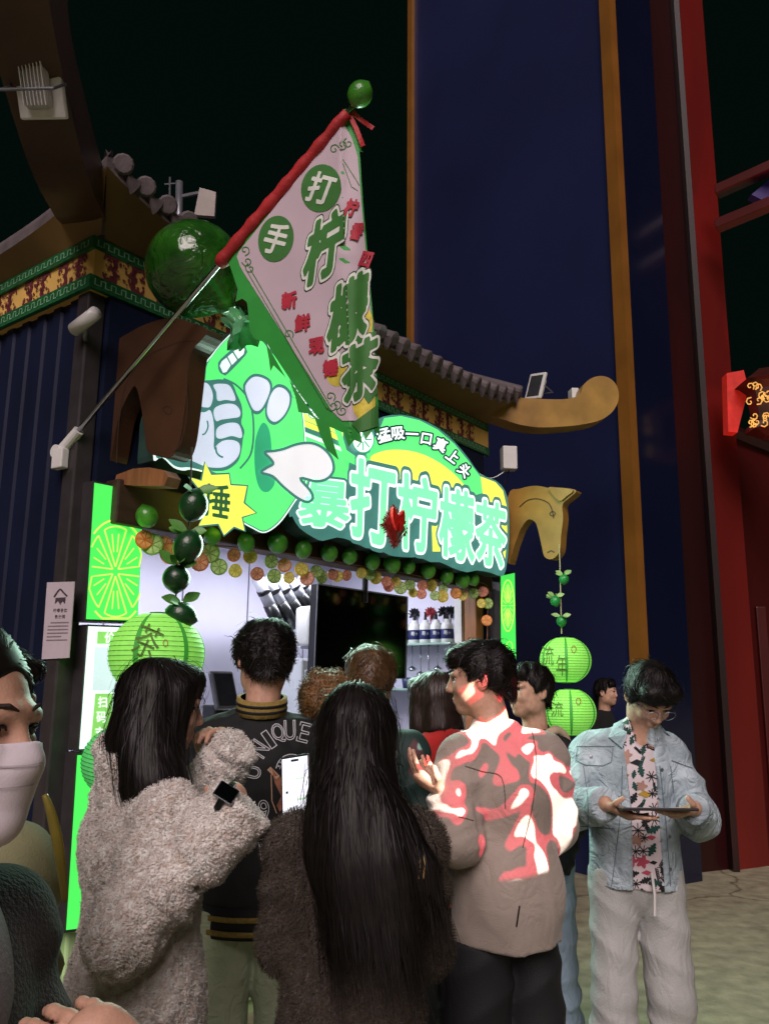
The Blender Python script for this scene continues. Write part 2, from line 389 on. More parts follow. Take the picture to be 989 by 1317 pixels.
# cornice band wrapped round the corner
def wall_pt(u, z, lift=0.):
    """u < 0 runs back along the left wall, u > 0 along the front"""
    return fp(-.055 - lift, -.055 + u, z) if u < 0 else fp(-.055 + u, -.045 + lift, z)
cor = MB()
cor.box(fp(SL / 2 - .02, -.10, (zT + zB) / 2), D, NO, Z, SL / 2 + .035, .055, (zT - zB) / 2)
cor.box(fp(-.02, -1.75, (zT + zB) / 2), D, NO, Z, .035, 1.595, (zT - zB) / 2)
band = cor.build('cornice', m_band, booth)
for za, zc in ((zT2, zT), (zB, zB2)):
    b = MB()
    b.box(fp(SL / 2 - .03, -.05, (za + zc) / 2), D, NO, Z, SL / 2 + .045, .012, (zc - za) / 2 + .003)
    b.box(fp(-.062, -1.70, (za + zc) / 2), D, NO, Z, .012, 1.638, (zc - za) / 2 + .003)
    bo = b.build('border', m_bandg, band)
    b = MB(); hz = (zc - za)
    for u in np.arange(-2.0, SL, .055):         # key-fret lines, each a thin raised strip
        l = .022
        p = lambda a, zz: wall_pt(a, zz, l) if a < 0 else fp(-.055 + a, -.034 + .002, zz)
        q = lambda a, zz: fp(-.0765, -.055 + a, zz) if a < 0 else fp(-.055 + a, -.0355, zz)
        for (u0, u1, z0, z1) in ((u, u + .006, za + hz * .25, za + hz * .8), (u, u + .03, za + hz * .72, za + hz * .8), (u + .024, u + .03, za + hz * .3, za + hz * .8), (u + .024, u + .05, za + hz * .22, za + hz * .3)):
            b.add([q(u0, z0), q(u1, z0), q(u1, z1), q(u0, z1)], [(0, 1, 2, 3)])
    b.build('fret', m_bandl, bo, fix=False)
def ornament(u0):
    """scrolling leaf motif painted on the band"""
    ca = .5 * (zT2 + zB2); hh = (zT2 - zB2) * .47
    b = MB(); rr = random.Random(int(u0 * 100) + 900)
    q = lambda a, zz, l: fp(-.0575 - l, -.055 + a, zz) if u0 < -.03 else fp(-.055 + a, -.0425 + l, zz)
    for sx in (-1, 1):
        for sy in (-1, 1):
            for ph, sc_ in ((0, 1.), (.8, .72), (1.6, .5)):
                P = []
                for i in range(12):
                    t = i / 11; r = hh * sc_ * (1.05 - .75 * t); an = ph + 3.6 * t
                    P.append((sx * (.032 + hh * .55 + r * math.cos(an) * .7), sy * (hh * .5 * sc_ + r * math.sin(an) * .75)))
                v, f = ribbon2(P, [.009 + .016 * math.sin(math.pi * (i / 11)) for i in range(12)])
                b.add([q(u0 + x, ca + y, .001 + .0005 * (ph > 0) + .0003 * (sx > 0)) for x, y in v], f)
    for k in range(60):
        x, y = rr.uniform(-.11, .11), rr.uniform(-1.05, 1.05) * hh; r = rr.uniform(.004, .01)
        b.add([q(u0 + x + r * math.cos(a), ca + y + r * math.sin(a), .0032) for a in np.arange(6) * math.pi / 3], [tuple(range(6))])
    b.build('ornament', m_orn, band, fix=False)
for u in (-.16, -.46, -.76, -1.06, -1.36, .16, *np.arange(.46, SL - .1, .30)): ornament(u)

# ---- roof: soffit, tiled slope, curled hip ends
EO = .17                                        # eave overhang
eave_px = [(62, 237), (110, 268), (155, 296), (188, 314), (492, 474), (560, 516), (640, 562)]
ez = [so(front(EO)(x, y)) for x, y in eave_px]
print('eave s,z', [(round(a, 2), round(c, 2)) for a, b, c in ez], 'band', zB, zB2, zT2, zT)
def eave_z(s):
    k = min(1, max(0, (abs(s - SL / 2) / (SL / 2 + EO)))); return ZE + .16 * k ** 6
ZE = zT + .06
def edge(u, t):
    """t=0 wall, t=1 eave edge, along the front (u from 0 to 1)"""
    s = -EO * t + u * (SL + 2 * EO * t); z = zT + (eave_z(s) - zT) * t
    return fp(s, -.06 + (EO + .06) * t, z)
nu = 48
roof_parts = MB()
V = [edge(i / nu, t) for i in range(nu + 1) for t in (0, .5, 1)]
F = [(i * 3 + j, i * 3 + j + 1, i * 3 + j + 4, i * 3 + j + 3) for i in range(nu) for j in range(2)]
roof_parts.add(V, F)
def edgeL(u, t):
    a = EO * t - u * (3.0 + EO * t); k = min(1, max(0, 1 - u)); z = zT + ((ZE + .16 * k ** 8) - zT) * t
    return fp(-.06 - (EO - .06) * t, a, z)
V = [edgeL(i / nu, t) for i in range(nu + 1) for t in (0, .5, 1)]
roof_parts.add(V, F)
roof = roof_parts.build('roof', m_soffit, booth, True, fix=False)
# edge board and upper slope
V = []; F = []
for i in range(nu + 1):
    p = edge(i / nu, 1); V += [p, p + Z * .045, p + Z * .09 - NO * .02, fp(SL / 2 + (so(p)[0] - SL / 2) * .62, -1.1, ZE + .62)]
F = [(i * 4 + j, i * 4 + j + 1, i * 4 + j + 5, i * 4 + j + 4) for i in range(nu) for j in range(3)]
obj('roof_slope', V, F, m_tile, roof)
V = []
for i in range(nu + 1):
    p = edgeL(i / nu, 1); V += [p, p + Z * .045, p + Z * .09 + D * .02, fp(.9, min(-1.1, so(p)[1]), ZE + .62)]
obj('roof_slope', V, F, m_tile, roof)
# round tile ribs and pendant tiles along the front eave, one piece each
nt = 30
for i in range(nt):
    u = (i + .5) / nt; p = edge(u, 1) + NO * .03 + Z * .06; q = fp(SL / 2 + (so(p)[0] - SL / 2) * .62, -1.05, ZE + .66)
    ax = nrm(q - p)
    b = MB(); b.lathe([(.0, -.004), (.038, -.004), (.047, .004), (.045, .02), (.043, .5), (.04, np.linalg.norm(q - p))], p, ax, 12); b.build('round_tile', m_tile, roof)
    if i < nt - 1:
        u2 = (i + 1) / nt; c = edge(u2, 1) + NO * .025 + Z * .05; w = (SL + 2 * EO) / nt * .5
        tv = nrm(edge(u2 + .01, 1) - edge(u2 - .01, 1))
        P = [c + tv * w * x + Z * y for x, y in ((-.8, .025), (-.5, -.02), (-.2, -.055), (0, -.075), (.2, -.055), (.5, -.02), (.8, .025), (.4, .01), (0, .0), (-.4, .01))]
        MB().prism(P, -NO * .02).build('pendant_tile', m_tile, roof)
# hip ends traced on the right corner, mirrored to the left one
E1 = nrm(D + NO); E2 = nrm(NO - D)
cR = fp(SL, -.06, 0); cL = fp(0, -.06, 0)
Z8 = zoomf(480, 440, 2.8257)
hip_px = Z8([(300, 170), (380, 195), (440, 205), (520, 215), (620, 221), (695, 219), (735, 203), (750, 168), (785, 142), (830, 140), (865, 168), (875, 215), (855, 262), (810, 295), (740, 312), (660, 320), (590, 322), (520, 312), (450, 290), (380, 265), (300, 230)])
nR = np.cross(E1, Z)
hip = []
for x, y in hip_px:
    P = on_plane(x, y, cR, nR); q = P - cR; hip.append((q @ E1, P[2]))
hip = spline(hip, 5)
print('hip t range', hip[:, 0].min(), hip[:, 0].max(), 'z', hip[:, 1].min(), hip[:, 1].max())
for c, e, w, dt, dz in ((cR, E1, .09, 1., 0.), (cL - D * .13, E2, .11, 1.2, .16)):
    nn = np.cross(e, Z)
    MB().prism([c + e * t * dt + Z * (z - c[2] + dz * max(0, t)) - nn * w for t, z in hip], nn * 2 * w).build('hip_end', m_bracket_b if e is E2 else m_bracket, roof)
    bevel(bpy.data.objects[-1] if False else roof.children[-1], .012)

# ---- corbels under the eaves at both ends of the front
Z5 = zoomf(0, 400, 2.8633)
lb = Z5([(380, 620), (388, 500), (396, 380), (410, 245), (445, 165), (520, 112), (600, 72), (690, 50), (760, 66), (822, 95), (802, 132), (766, 175), (752, 280), (738, 400), (722, 500), (694, 555), (650, 550), (606, 532), (592, 440), (577, 350), (560, 298), (538, 322), (500, 405), (482, 500), (470, 560), (440, 625)])
fs = side(.20)
P = [fs(x, y) for x, y in spline(lb, 4)]
cl = MB().prism(P, D * -.09).build('corbel', m_bracket_b, booth); bevel(cl)
print('corbel o,z', [tuple(np.round(so(p)[1:], 2)) for p in P[::12]])
P = [fs(x, y) for x, y in Z5([(478, 615), (540, 592), (600, 588), (650, 598), (668, 622), (655, 655), (560, 655), (470, 648)])]
MB().prism(P, D * -.07).build('lower_arm', m_tan, cl)
rb = Z8([(488, 565), (535, 532), (590, 522), (640, 530), (668, 528), (735, 538), (712, 566), (687, 590), (689, 640), (682, 700), (676, 760), (650, 788), (622, 780), (611, 740), (600, 690), (588, 655), (562, 645), (535, 680), (512, 740), (488, 800)])
fs2 = side(SL + .02)
P = [fs2(x, y) for x, y in spline(rb, 4)]
cr_ = MB().prism(P, D * .09).build('corbel', m_bracket, booth); bevel(cr_)
P = [fs2(x, y, .003) for x, y in spline(Z8([(640, 533), (668, 530), (728, 540), (705, 562), (678, 578)]), 3)]
MB().prism(P, D * -.02).build('ear', m_bracket, cr_)
db = Draw(lambda x, y, l: fs(x, y, .09 + l))
db.strokes('carved_line', [(Z5([(430, 560), (440, 400), (470, 260), (540, 170), (640, 120), (720, 110)]), 1.4, False, 6), (Z5([(700, 150), (690, 260), (690, 380), (668, 480), (640, 520)]), 1.2, False, 6), (Z5([(600, 360), (620, 350), (634, 366), (620, 380)]), 1.2, True, 4)], .0015, m_brown, cl)
# carved lines on the lit corbel
dr = Draw(lambda x, y, l: fs2(x, y, l))
dr.strokes('carved_line', [(Z8([(530, 600), (560, 575), (600, 570), (640, 590), (655, 640)]), 1.2, False, 5), (Z8([(640, 625), (650, 615), (660, 622), (652, 632)]), 1.0, True, 4), (Z8([(632, 765), (645, 758), (658, 764)]), 1.0, False, 4)], .0035, m_brown, cr_)
# ------------------------------------------------------------------ lit shop sign (traced on its own plane in front of the booth)
SO = .17
sg = front(SO)
Z6 = zoomf(180, 420, 3.804); Z7 = zoomf(370, 500, 3.2967)
ES = 1.18
e_green = M('lit_green', '#62e878', rough=.3, emit=ES, ecol='#5cf07a', var=.02, light=True)
e_green2 = M('lit_letter_green', '#80f0b0', rough=.3, emit=ES, ecol='#7cf0ac', var=.02)
e_teal = M('lit_teal_line', '#3c6f68', rough=.3, emit=.62, ecol='#5a9c92', var=.02)
e_white = M('lit_white', '#f4fffb', rough=.3, emit=ES * .95, ecol='#eafaf6', var=.02)
e_glove = M('lit_glove_white', '#dfe6f8', rough=.3, emit=.95, ecol='#dbe2f8', var=.02)
e_yel = M('lit_yellow', '#f4f050', rough=.3, emit=ES, ecol='#f2f25c', var=.02, light=True)
e_ygr = M('lit_yellow_green', '#c8f070', rough=.3, emit=ES, ecol='#ccf468', var=.02)
e_dgr = M('lit_dark_green', '#3fae7c', rough=.3, emit=.75, ecol='#3fbd88', var=.02)
sign = thing('shop_sign', front(SO)(430, 720), 'large lit green sign with big Chinese characters and a cartoon lime', 'sign')
sd = Draw(sg)
v_face = None
def panel(name, px, k, thick, mat, lift=0., parent=sign):
    P = [sg(x, y, lift) for x, y in (spline(px, k) if k else px)]
    return MB().prism(P, -NO * thick).build(name, mat, parent)
m_signside = M('sign_edge', '#2f4a44', rough=.4, var=.1)
# panels with depth
lime_o = Z6([(395, 85), (470, 20), (565, 28), (640, 105), (705, 190), (765, 300), (800, 430), (812, 560), (830, 700), (790, 820), (765, 850), (700, 945), (645, 995), (600, 1010), (555, 990), (510, 965), (470, 930), (440, 880), (420, 780), (330, 720), (250, 700), (215, 705), (165, 690), (110, 640), (68, 655), (72, 540), (85, 420), (150, 330), (250, 240), (325, 170)])
panel('lime_panel', lime_o, 3, .11, m_signside, -.004)
arch_o = Z7([(0, 60), (60, 60), (150, 110), (210, 140), (290, 160), (345, 150), (405, 118), (480, 110), (560, 128), (640, 168), (710, 228), (770, 300), (815, 362), (880, 388), (920, 430), (936, 500), (938, 640), (925, 765), (905, 795), (860, 780), (800, 770), (760, 778), (700, 760), (645, 735), (605, 735), (560, 715), (520, 715), (470, 712), (430, 705), (380, 680), (330, 675), (270, 645), (210, 630), (150, 645), (110, 630), (50, 590), (20, 540), (0, 500)])
panel('letter_panel', arch_o, 2, .11, m_signside, -.008)
sd.poly('panel_face', arch_o, -.006, e_teal, sign, 2)
# lime
inner = Z6([(400, 92), (472, 30), (560, 38), (632, 112), (697, 196), (756, 304), (792, 432), (803, 560), (820, 700), (780, 815), (757, 842), (692, 936), (640, 984), (602, 998), (560, 979), (515, 955), (478, 924), (448, 876), (430, 790), (400, 730), (330, 690), (300, 600), (300, 400), (322, 250), (333, 180)])
sd.poly('lime_edge', lime_o, 0., e_white, sign, 3)
sd.poly('lime_outline', spline(Z6([(398, 89), (471, 26), (562, 34), (636, 109), (701, 193), (760, 302), (796, 431), (807, 560), (825, 700), (785, 818), (760, 846), (695, 940), (642, 989), (601, 1004), (557, 984), (512, 959), (473, 927), (443, 878), (425, 785), (350, 722), (250, 690), (200, 690), (165, 678), (120, 640), (80, 640), (82, 540), (95, 425), (160, 338), (255, 248), (329, 175)]), 3), .002, e_teal, sign)
sd.poly('lime_skin', inner, .004, e_green, sign, 3)
# highlight window on the lime
hl = Z6([(383, 190), (395, 160), (480, 88), (505, 85), (522, 110), (518, 140), (430, 232), (410, 236), (390, 222)])
sd.poly('highlight_outline', hl, .006, e_teal, sign, 3)
for q in ([(392, 192), (402, 170), (425, 152), (445, 190), (424, 222), (408, 226)], [(431, 147), (454, 128), (476, 163), (451, 188)], [(460, 122), (486, 98), (504, 95), (513, 112), (508, 135), (482, 158)]):
    sd.poly('highlight', Z6(q), .008, e_white, sign)
# darker crease on the lime
sd.strokes('crease', [(Z6([(410, 255), (470, 285), (525, 345), (552, 430), (556, 540), (540, 630), (490, 695)]), 2.6, False, 6)], .006, e_teal, sign)
# two plain drops and a leaf on the lime skin
for pts in ([(505, 300), (520, 260), (555, 232), (600, 236), (640, 262), (648, 310), (622, 380), (590, 425), (556, 425), (530, 380)], [(612, 410), (632, 330), (668, 284), (712, 290), (742, 330), (738, 390), (705, 450), (660, 482), (625, 462)]):
    c_ = np.mean(pts, 0); sd.poly('drop_outline', Z6(pts), .005, e_teal, sign, 4); sd.poly('drop', Z6([tuple(c_ + (np.array(q) - c_) * .84) for q in pts]), .007, e_glove, sign, 4)
sd.poly('leaf', Z6([(600, 470), (632, 500), (645, 590), (648, 680), (662, 760), (630, 808), (592, 800), (568, 740), (560, 640), (568, 540)]), .0058, e_dgr, sign, 4)
# fist
fist_all = Z6([(300, 270), (345, 262), (400, 258), (450, 275), (475, 330), (497, 380), (503, 430), (497, 470), (512, 510), (505, 550), (497, 610), (480, 660), (430, 700), (370, 708), (320, 695), (245, 665), (150, 650), (80, 560), (100, 430), (200, 330)])
sd.poly('fist_outline', fist_all, .009, e_teal, sign, 4)
for pts in ([(300, 285), (330, 278), (352, 310), (358, 350), (345, 390), (322, 395), (300, 380)],
            [(362, 285), (410, 280), (440, 290), (462, 330), (466, 362), (420, 358), (382, 362), (375, 320)],
            [(372, 395), (420, 378), (465, 382), (490, 410), (488, 440), (450, 448), (400, 455), (375, 462), (362, 425)],
            [(378, 500), (410, 478), (455, 470), (485, 480), (500, 520), (495, 545), (450, 535), (400, 548), (376, 540)],
            [(310, 420), (345, 410), (362, 470), (364, 545), (365, 600), (405, 638), (380, 625), (372, 590), (405, 560), (450, 555), (485, 570), (490, 610), (470, 650), (420, 685), (360, 690), (310, 680), (250, 655), (170, 640), (110, 600), (100, 500), (150, 420), (230, 400)]):
    sd.poly('finger', Z6(pts), .012, e_glove, sign, 4)
sd.strokes('finger_line', [(Z6([(330, 460), (334, 490), (322, 520), (306, 530)]), 2, False, 5), (Z6([(372, 590), (376, 615), (390, 632), (408, 640)]), 2.4, False, 5)], .014, e_teal, sign)
# open hand
hand_px = Z6([(612, 615), (660, 608), (705, 598), (770, 575), (840, 570), (900, 597), (940, 648), (947, 705), (915, 745), (860, 757), (785, 742), (832, 800), (846, 838), (820, 858), (770, 838), (700, 782), (650, 733), (595, 714), (622, 690), (652, 672), (640, 648)])
sd.strokes('hand_outline', [(spline(hand_px, 4), 3.6, True, 0)], .015, e_teal, sign)
sd.poly('open_hand', hand_px, .012, M('lit_hand_white', '#f1eef0', rough=.3, emit=.92, ecol='#eeecf2', var=.02), sign, 4)
# burst with its character
burst = Z6([(318, 662), (352, 722), (438, 718), (446, 772), (528, 778), (512, 862), (572, 912), (502, 934), (516, 1002), (462, 982), (412, 1024), (384, 968), (286, 978), (312, 922), (262, 850), (290, 800), (240, 735), (300, 752)])
sd.poly('burst', burst, .016, e_yel, sign)
sd.strokes('burst_outline', [(burst, 2.6, True, 0)], .018, e_teal, sign)
sd.text('burst_character', [('捶', Z6([(318, 765), (445, 775), (440, 950), (305, 925)]))], .020, M('print_green', '#3f7a50', emit=.35, ecol='#4a8a5c'), sign, .02)
# arch field, slice badge, cup stripes
sd.poly('arch_green', Z7([(345, 285), (360, 230), (400, 150), (410, 124), (480, 116), (558, 134), (636, 174), (705, 233), (765, 305), (825, 385), (830, 440), (700, 480), (500, 400)]), -.003, e_green, sign, 0)
sd.poly('arch_yellow', Z7([(345, 300), (380, 272), (450, 258), (540, 268), (620, 300), (690, 348), (750, 410), (800, 480), (700, 560), (450, 420), (330, 380)]), -.001, e_yel, sign, 3)
sd.poly('corner_yellow', Z7([(818, 372), (880, 396), (912, 432), (928, 500), (930, 640), (918, 745), (880, 700), (830, 470)]), -.002, e_yel, sign)
sd.poly('yellow_gap', Z7([(610, 560), (660, 560), (660, 690), (615, 690)]), -.003, e_yel, sign)
sd.poly('field', Z7([(0, 140), (60, 150), (160, 200), (240, 240), (260, 300), (255, 420), (100, 430), (0, 300)]), -.004, e_green, sign)
for a, b, mt in ((66, 95, e_white), (96, 125, e_ygr), (128, 150, e_yel), (152, 172, e_teal), (175, 190, e_white)):
    sd.poly('stripe', Z7([(2, a), (70, a + 8), (170, a + 48), (235, a + 78), (235, b + 78), (170, b + 48), (70, b + 8), (2, b)]), -.002, mt, sign)
for cx, cy, rx, ry in ((65, 40, 24, 34), (112, 110, 22, 16), (30, 10, 16, 30)):
    sd.poly('cup_bump', ell(370 + cx / 3.2967, 500 + cy / 3.2967, rx / 3.2967, ry / 3.2967, 20), .002, e_white, sign)
    sd.strokes('cup_bump_line', [(ell(370 + cx / 3.2967, 500 + cy / 3.2967, rx / 3.2967, ry / 3.2967, 20), 1.1, True, 0), (ell(370 + cx / 3.2967, 500 + cy / 3.2967, rx / 6.6, ry / 6.6, 14), .8, True, 0)], .004, e_teal, sign)
sd.poly('cup', Z7([(192, 150), (215, 140), (250, 260), (300, 295), (352, 268), (368, 230), (350, 300), (300, 330), (240, 300)]), .006, e_green, sign)
cx, cy = 370 + 320 / 3.2967, 500 + 215 / 3.2967
sd.poly('slice_badge', ell(cx, cy, 14, 17, 28), .008, e_white, sign)
sd.strokes('slice_badge_lines', [(ell(cx, cy, 14, 17, 28), 1.4, True, 0)] + [([(cx + 2.5 * math.cos(a), cy + 3 * math.sin(a)), (cx + 11 * math.cos(a), cy + 14 * math.sin(a))], 1.6, False, 0) for a in np.arange(0, 6.28, .785)], .010, e_dgr, sign)
# big characters, one part each: dark contour, white contour, green face
big = [('暴', [(85, 372), (262, 392), (256, 600), (36, 572)]), ('打', [(272, 288), (458, 330), (440, 684), (266, 622)]), ('柠', [(468, 350), (638, 392), (618, 704), (468, 672)]),
       ('檬', [(648, 412), (788, 442), (790, 748), (642, 702)]), ('茶', [(798, 462), (926, 494), (918, 775), (796, 728)])]
for ch, q in big:
    q = Z7(q)
    a = sd.text('character', [(ch, q)], .012, e_green2, sign, .028)
    for off, lift, mt, nm in ((.066, .009, e_white, 'white_contour'), (.115, .006, e_teal, 'dark_contour')):
        v, f = glyph_quad(ch, q, off); obj(nm, [sg(p[0], p[1], lift) for p in v], f, mt, a)
for ch, x, y, w, r in (('猛', 408, 196, 58, -14), ('吸', 467, 186, 56, -4), ('一', 527, 192, 54, 3), ('口', 588, 210, 52, 10), ('真', 648, 238, 54, 24), ('上', 700, 286, 52, 36), ('头', 750, 346, 52, 44)):
    q = rot_quad(370 + x / 3.2967, 500 + y / 3.2967, w / 3.2967, w * 1.05 / 3.2967, r)
    w = w * 1.1
    a = sd.text('small_character', [(ch, q)], .008, e_white, sign, .03)
    v, f = glyph_quad(ch, q, .15); obj('dark_contour', [sg(p[0], p[1], .005) for p in v], f, M('lit_navy_line', '#1f4a50', emit=.25, ecol='#245058'), a)

# the light the sign throws out over the queue
sa = bpy.data.lights.new('sign_glow', 'AREA'); sa.shape = 'RECTANGLE'; sa.size = 1.9; sa.size_y = .75; sa.energy = 95; sa.color = (.62, 1, .80)
sao = bpy.data.objects.new('sign_glow', sa); COL.objects.link(sao); sao.parent = sign
sao.location = Vector(sg(440, 610, .035) - WP[sign.name]); sao.rotation_euler = Vector(NO).to_track_quat('-Z', 'Z').to_euler()
# ------------------------------------------------------------------ lightboxes on the posts
def lightbox(name, px, o, depth, face_mat, label, emit_parts=None, cat='lightbox'):
    f = front(o); P = [f(x, y) for x, y in px]
    c = np.mean(P, 0); t = thing(name, (c[0], c[1], min(p[2] for p in P)), label, cat)
    ctr = c; Q = [ctr + (p - ctr) * 1.0 for p in P]
    MB().prism([p - NO * .004 for p in Q], -NO * depth).build('case', m_frame, t)
    obj('face', [p for p in [ctr + (p - ctr) * .97 for p in P]], [(0, 1, 2, 3)], face_mat, t)
    return t, Draw(f)
e_lb = M('lit_lime_panel', '#45e05a', rough=.3, emit=1.0, ecol='#4ee85c', var=.02, light=True)
e_ln = M('lit_lime_line', '#c8f070', rough=.3, emit=1.15, ecol='#c6f45c', var=.02)
t, d = lightbox('lightbox', [(121, 618), (186.5, 631), (178, 801), (110, 799)], 0., .12, e_lb, 'tall green lightbox with a cut lime drawing left of the serving window')
cx, cy, rx, ry = 149, 735, 41, 66
clip = lambda L: [p for p in L if p[0] > 113 + (800 - p[1]) * .055 and p[0] < 179.5 + (800 - p[1]) * .034 and 622 < p[1] < 796]
runs = [(ell(cx, cy, rx, ry, 30, 188, 350), 2.6), (ell(cx, cy, rx, ry, 26, 50, 130), 2.6)]
L = [(clip(a), w, False, 0) for a, w in runs]
for a in range(6):
    a0, a1 = math.radians(a * 60 - 60 + 7), math.radians(a * 60 - 60 + 53)
    W = [(cx + 4 * math.cos((a0 + a1) / 2), cy + 6 * math.sin((a0 + a1) / 2))] + [(cx + rx * .88 * math.cos(b), cy + ry * .88 * math.sin(b)) for b in np.linspace(a0, a1, 7)]
    W.append(W[0]); W = [(W[i][0] + (W[i + 1][0] - W[i][0]) * k / 6, W[i][1] + (W[i + 1][1] - W[i][1]) * k / 6) for i in range(len(W) - 1) for k in range(6)] + [W[-1]]
    W = clip(W)
    run = [W[0]]
    for p in W[1:]:
        if math.hypot(p[0] - run[-1][0], p[1] - run[-1][1]) > 16:
            if len(run) > 2: L.append((run, 2.0, False, 0))
            run = []
        run.append(p)
    if len(run) > 2: L.append((run, 2.0, False, 0))
    for b in ((a0 + a1) / 2 - .14, (a0 + a1) / 2 + .14):
        s_ = clip([(cx + rx * k * math.cos(b), cy + ry * k * math.sin(b)) for k in np.linspace(.38, .74, 8)])
        if len(s_) > 2: L.append((s_, 1.7, False, 0))
d.strokes('lime_drawing', L, .003, e_ln, t)

t, d = lightbox('price_lightbox', [(113, 803), (190, 806), (182, 962), (101, 966)], -.005, .10, M('lit_price_panel', '#e8fff8', rough=.3, emit=1.0, ecol='#e4fff6', var=.02), 'white lit price board below the cut lime lightbox', cat='price board')
gp = M('price_green', '#8ed070', rough=.3, emit=.75, ecol='#8cd66c')
d.poly('header', [(126, 812), (158, 813), (157, 828), (125, 828)], .003, gp, t)
d.text('header_character', [('价', rot_quad(142, 820, 13, 14))], .005, e_white, t, .02)
d.poly('price_block', [(122, 832), (176, 833), (172, 888), (119, 888)], .003, M('price_blue', '#cfe4ee', emit=.8, ecol='#d4e8f2'), t)
d.poly('pay_block', [(123, 892), (146, 892), (141, 955), (117, 955)], .003, gp, t)
d.text('pay_character', [('扫', rot_quad(133, 903, 12, 14)), ('码', rot_quad(131, 922, 12, 15)), ('支', rot_quad(129, 942, 12, 14))], .005, e_white, t, .02)
d.poly('poster', [(150, 892), (176, 892), (172, 955), (146, 955)], .003, M('poster_blue', '#3a78c8', emit=.6, ecol='#3a86d8'), t)
t, d = lightbox('lightbox', [(99, 968), (181, 965), (165, 1190), (84, 1200)], 0., .12, e_lb, 'plain green lightbox below the white price board')
t, d = lightbox('lightbox', [(643.5, 739), (662, 735), (664, 858), (644, 868)], 0., .12, e_lb, 'narrow green lightbox with cut lime drawing beside the gold horse-head corbel')
cx, cy, rx, ry = 653, 779, 8.2, 33
L = [(ell(cx, cy, rx, ry, 36), 1.3, True, 0)]
for a in range(8):
    a0 = math.radians(a * 45); L.append(([(cx + rx * .15 * math.cos(a0), cy + ry * .15 * math.sin(a0)), (cx + rx * .85 * math.cos(a0), cy + ry * .85 * math.sin(a0))], 1.0, False, 0))
    for b in (a0 + .25, a0 + .55): L.append(([(cx + rx * .3 * math.cos(b), cy + ry * .3 * math.sin(b)), (cx + rx * .82 * math.cos(b), cy + ry * .82 * math.sin(b))], .7, False, 0))
d.strokes('lime_drawing', L, .003, e_ln, t)
d.strokes('small_drawing', [(ell(655, 832, 4, 7, 16), .8, True, 0)], .003, e_ln, t)
# ------------------------------------------------------------------ flag on its pole
clampP = side(-.06)(78, 582)
tipP = at_y(461, 128, 2.85)
pdir = nrm(tipP - clampP); hd = nrm([pdir[0], pdir[1], 0]); fN = np.cross(hd, Z); fN = fN if fN[1] < 0 else -fN
fold_x = lambda y: np.interp(y, [150, 240, 340, 450, 560], [438, 441, 444, 449, 452])
def fdisp(x, y):
    dx = x - fold_x(y)
    a = .004 * math.sin(x * .045 + y * .02) + .0025 * math.sin(y * .06 - x * .03)
    if dx > 0: a -= .0030 * dx + .012 * math.sin(min(1, dx / 38) * 2.6) * -1 * .5 - .006 * math.sin(dx * .22 + y * .015)
    else: a += .010 * math.exp(dx / 9.)
    return a
def fl(x, y, lift=0.): P = on_plane(x, y, tipP, fN); return P + nrm(CAM - P) * (fdisp(x, y) + lift)
flag = thing('flag', clampP, 'pink pennant flag with green Chinese brush characters on a steel pole', 'flag')
def fgrid(name, xl, xr, y0, y1, lift, mat, ny=60, nx=18):
    V = []; 
    for j in range(ny + 1):
        y = y0 + (y1 - y0) * j / ny; a, b = xl(y), xr(y)
        V += [fl(a + (b - a) * i / nx, y, lift) for i in range(nx + 1)]
    F = [(j * (nx + 1) + i, j * (nx + 1) + i + 1, (j + 1) * (nx + 1) + i + 1, (j + 1) * (nx + 1) + i) for j in range(ny) for i in range(nx)]
    return obj(name, V, F, mat, flag, True)
ip = lambda ys, xs: (lambda y: float(np.interp(y, ys, xs)))
m_fgreen = M('flag_green_trim', '#2f9a3c', rough=.6, var=.15, vs=6, sub=0)
m_fpink = M('flag_cloth', '#c4b4be', rough=.75, var=.05, vs=4, bump=.06, bs=300)
m_fred = M('flag_red_sleeve', '#b3282c', rough=.6, var=.2, vs=9, bump=.25, bs=60)
m_fgr = M('flag_print_green', '#3c7a36', rough=.7, var=.12)
m_fw = M('flag_print_white', '#dfe6dc', rough=.7)
m_fdk = M('flag_print_line', '#23402e', rough=.7)
m_frp = M('flag_print_red', '#b22a3e', rough=.7)
m_fyl = M('flag_print_yellow', '#cfc04a', rough=.7, var=.25, vs=30)
base = fgrid('cloth', ip([140, 334, 345, 400, 450, 510, 545, 556], [444, 287, 300, 322, 348, 388, 415, 440]), ip([140, 158, 200, 260, 350, 450, 535, 556], [447, 458, 463, 467, 475, 483, 487, 470]), 140, 556, 0., m_fgreen)
field = fgrid('field', ip([158, 328, 345, 530, 541], [440, 304, 310, 428, 440]), ip([158, 176, 200, 260, 350, 450, 500, 541], [441, 452, 460, 465, 473, 481, 484, 480]), 158, 541, .004, m_fpink)
fd = Draw(fl, 6.)
def scal(name, px):
    return fd.poly(name, px, .001, m_fgreen, flag, 0)
# scalloped points of the trim
for q in ([(296, 342), (306, 352), (322, 392), (312, 384), (303, 388), (306, 372)], [(318, 388), (330, 405), (346, 448), (340, 440), (328, 436), (322, 428)],
          [(342, 440), (368, 486), (352, 470), (348, 478), (346, 462)], [(372, 488), (408, 540), (396, 532), (384, 530), (380, 510)],
          [(404, 535), (424, 548), (428, 566), (436, 592), (420, 578), (412, 560)], [(440, 548), (462, 550), (466, 570), (456, 566), (448, 575), (444, 562)], [(462, 540), (486, 530), (489, 560), (480, 552), (470, 566)],
          [(448, 150), (458, 160), (462, 180), (467, 196), (458, 193), (456, 203), (450, 180)]):
    scal('trim_point', q)
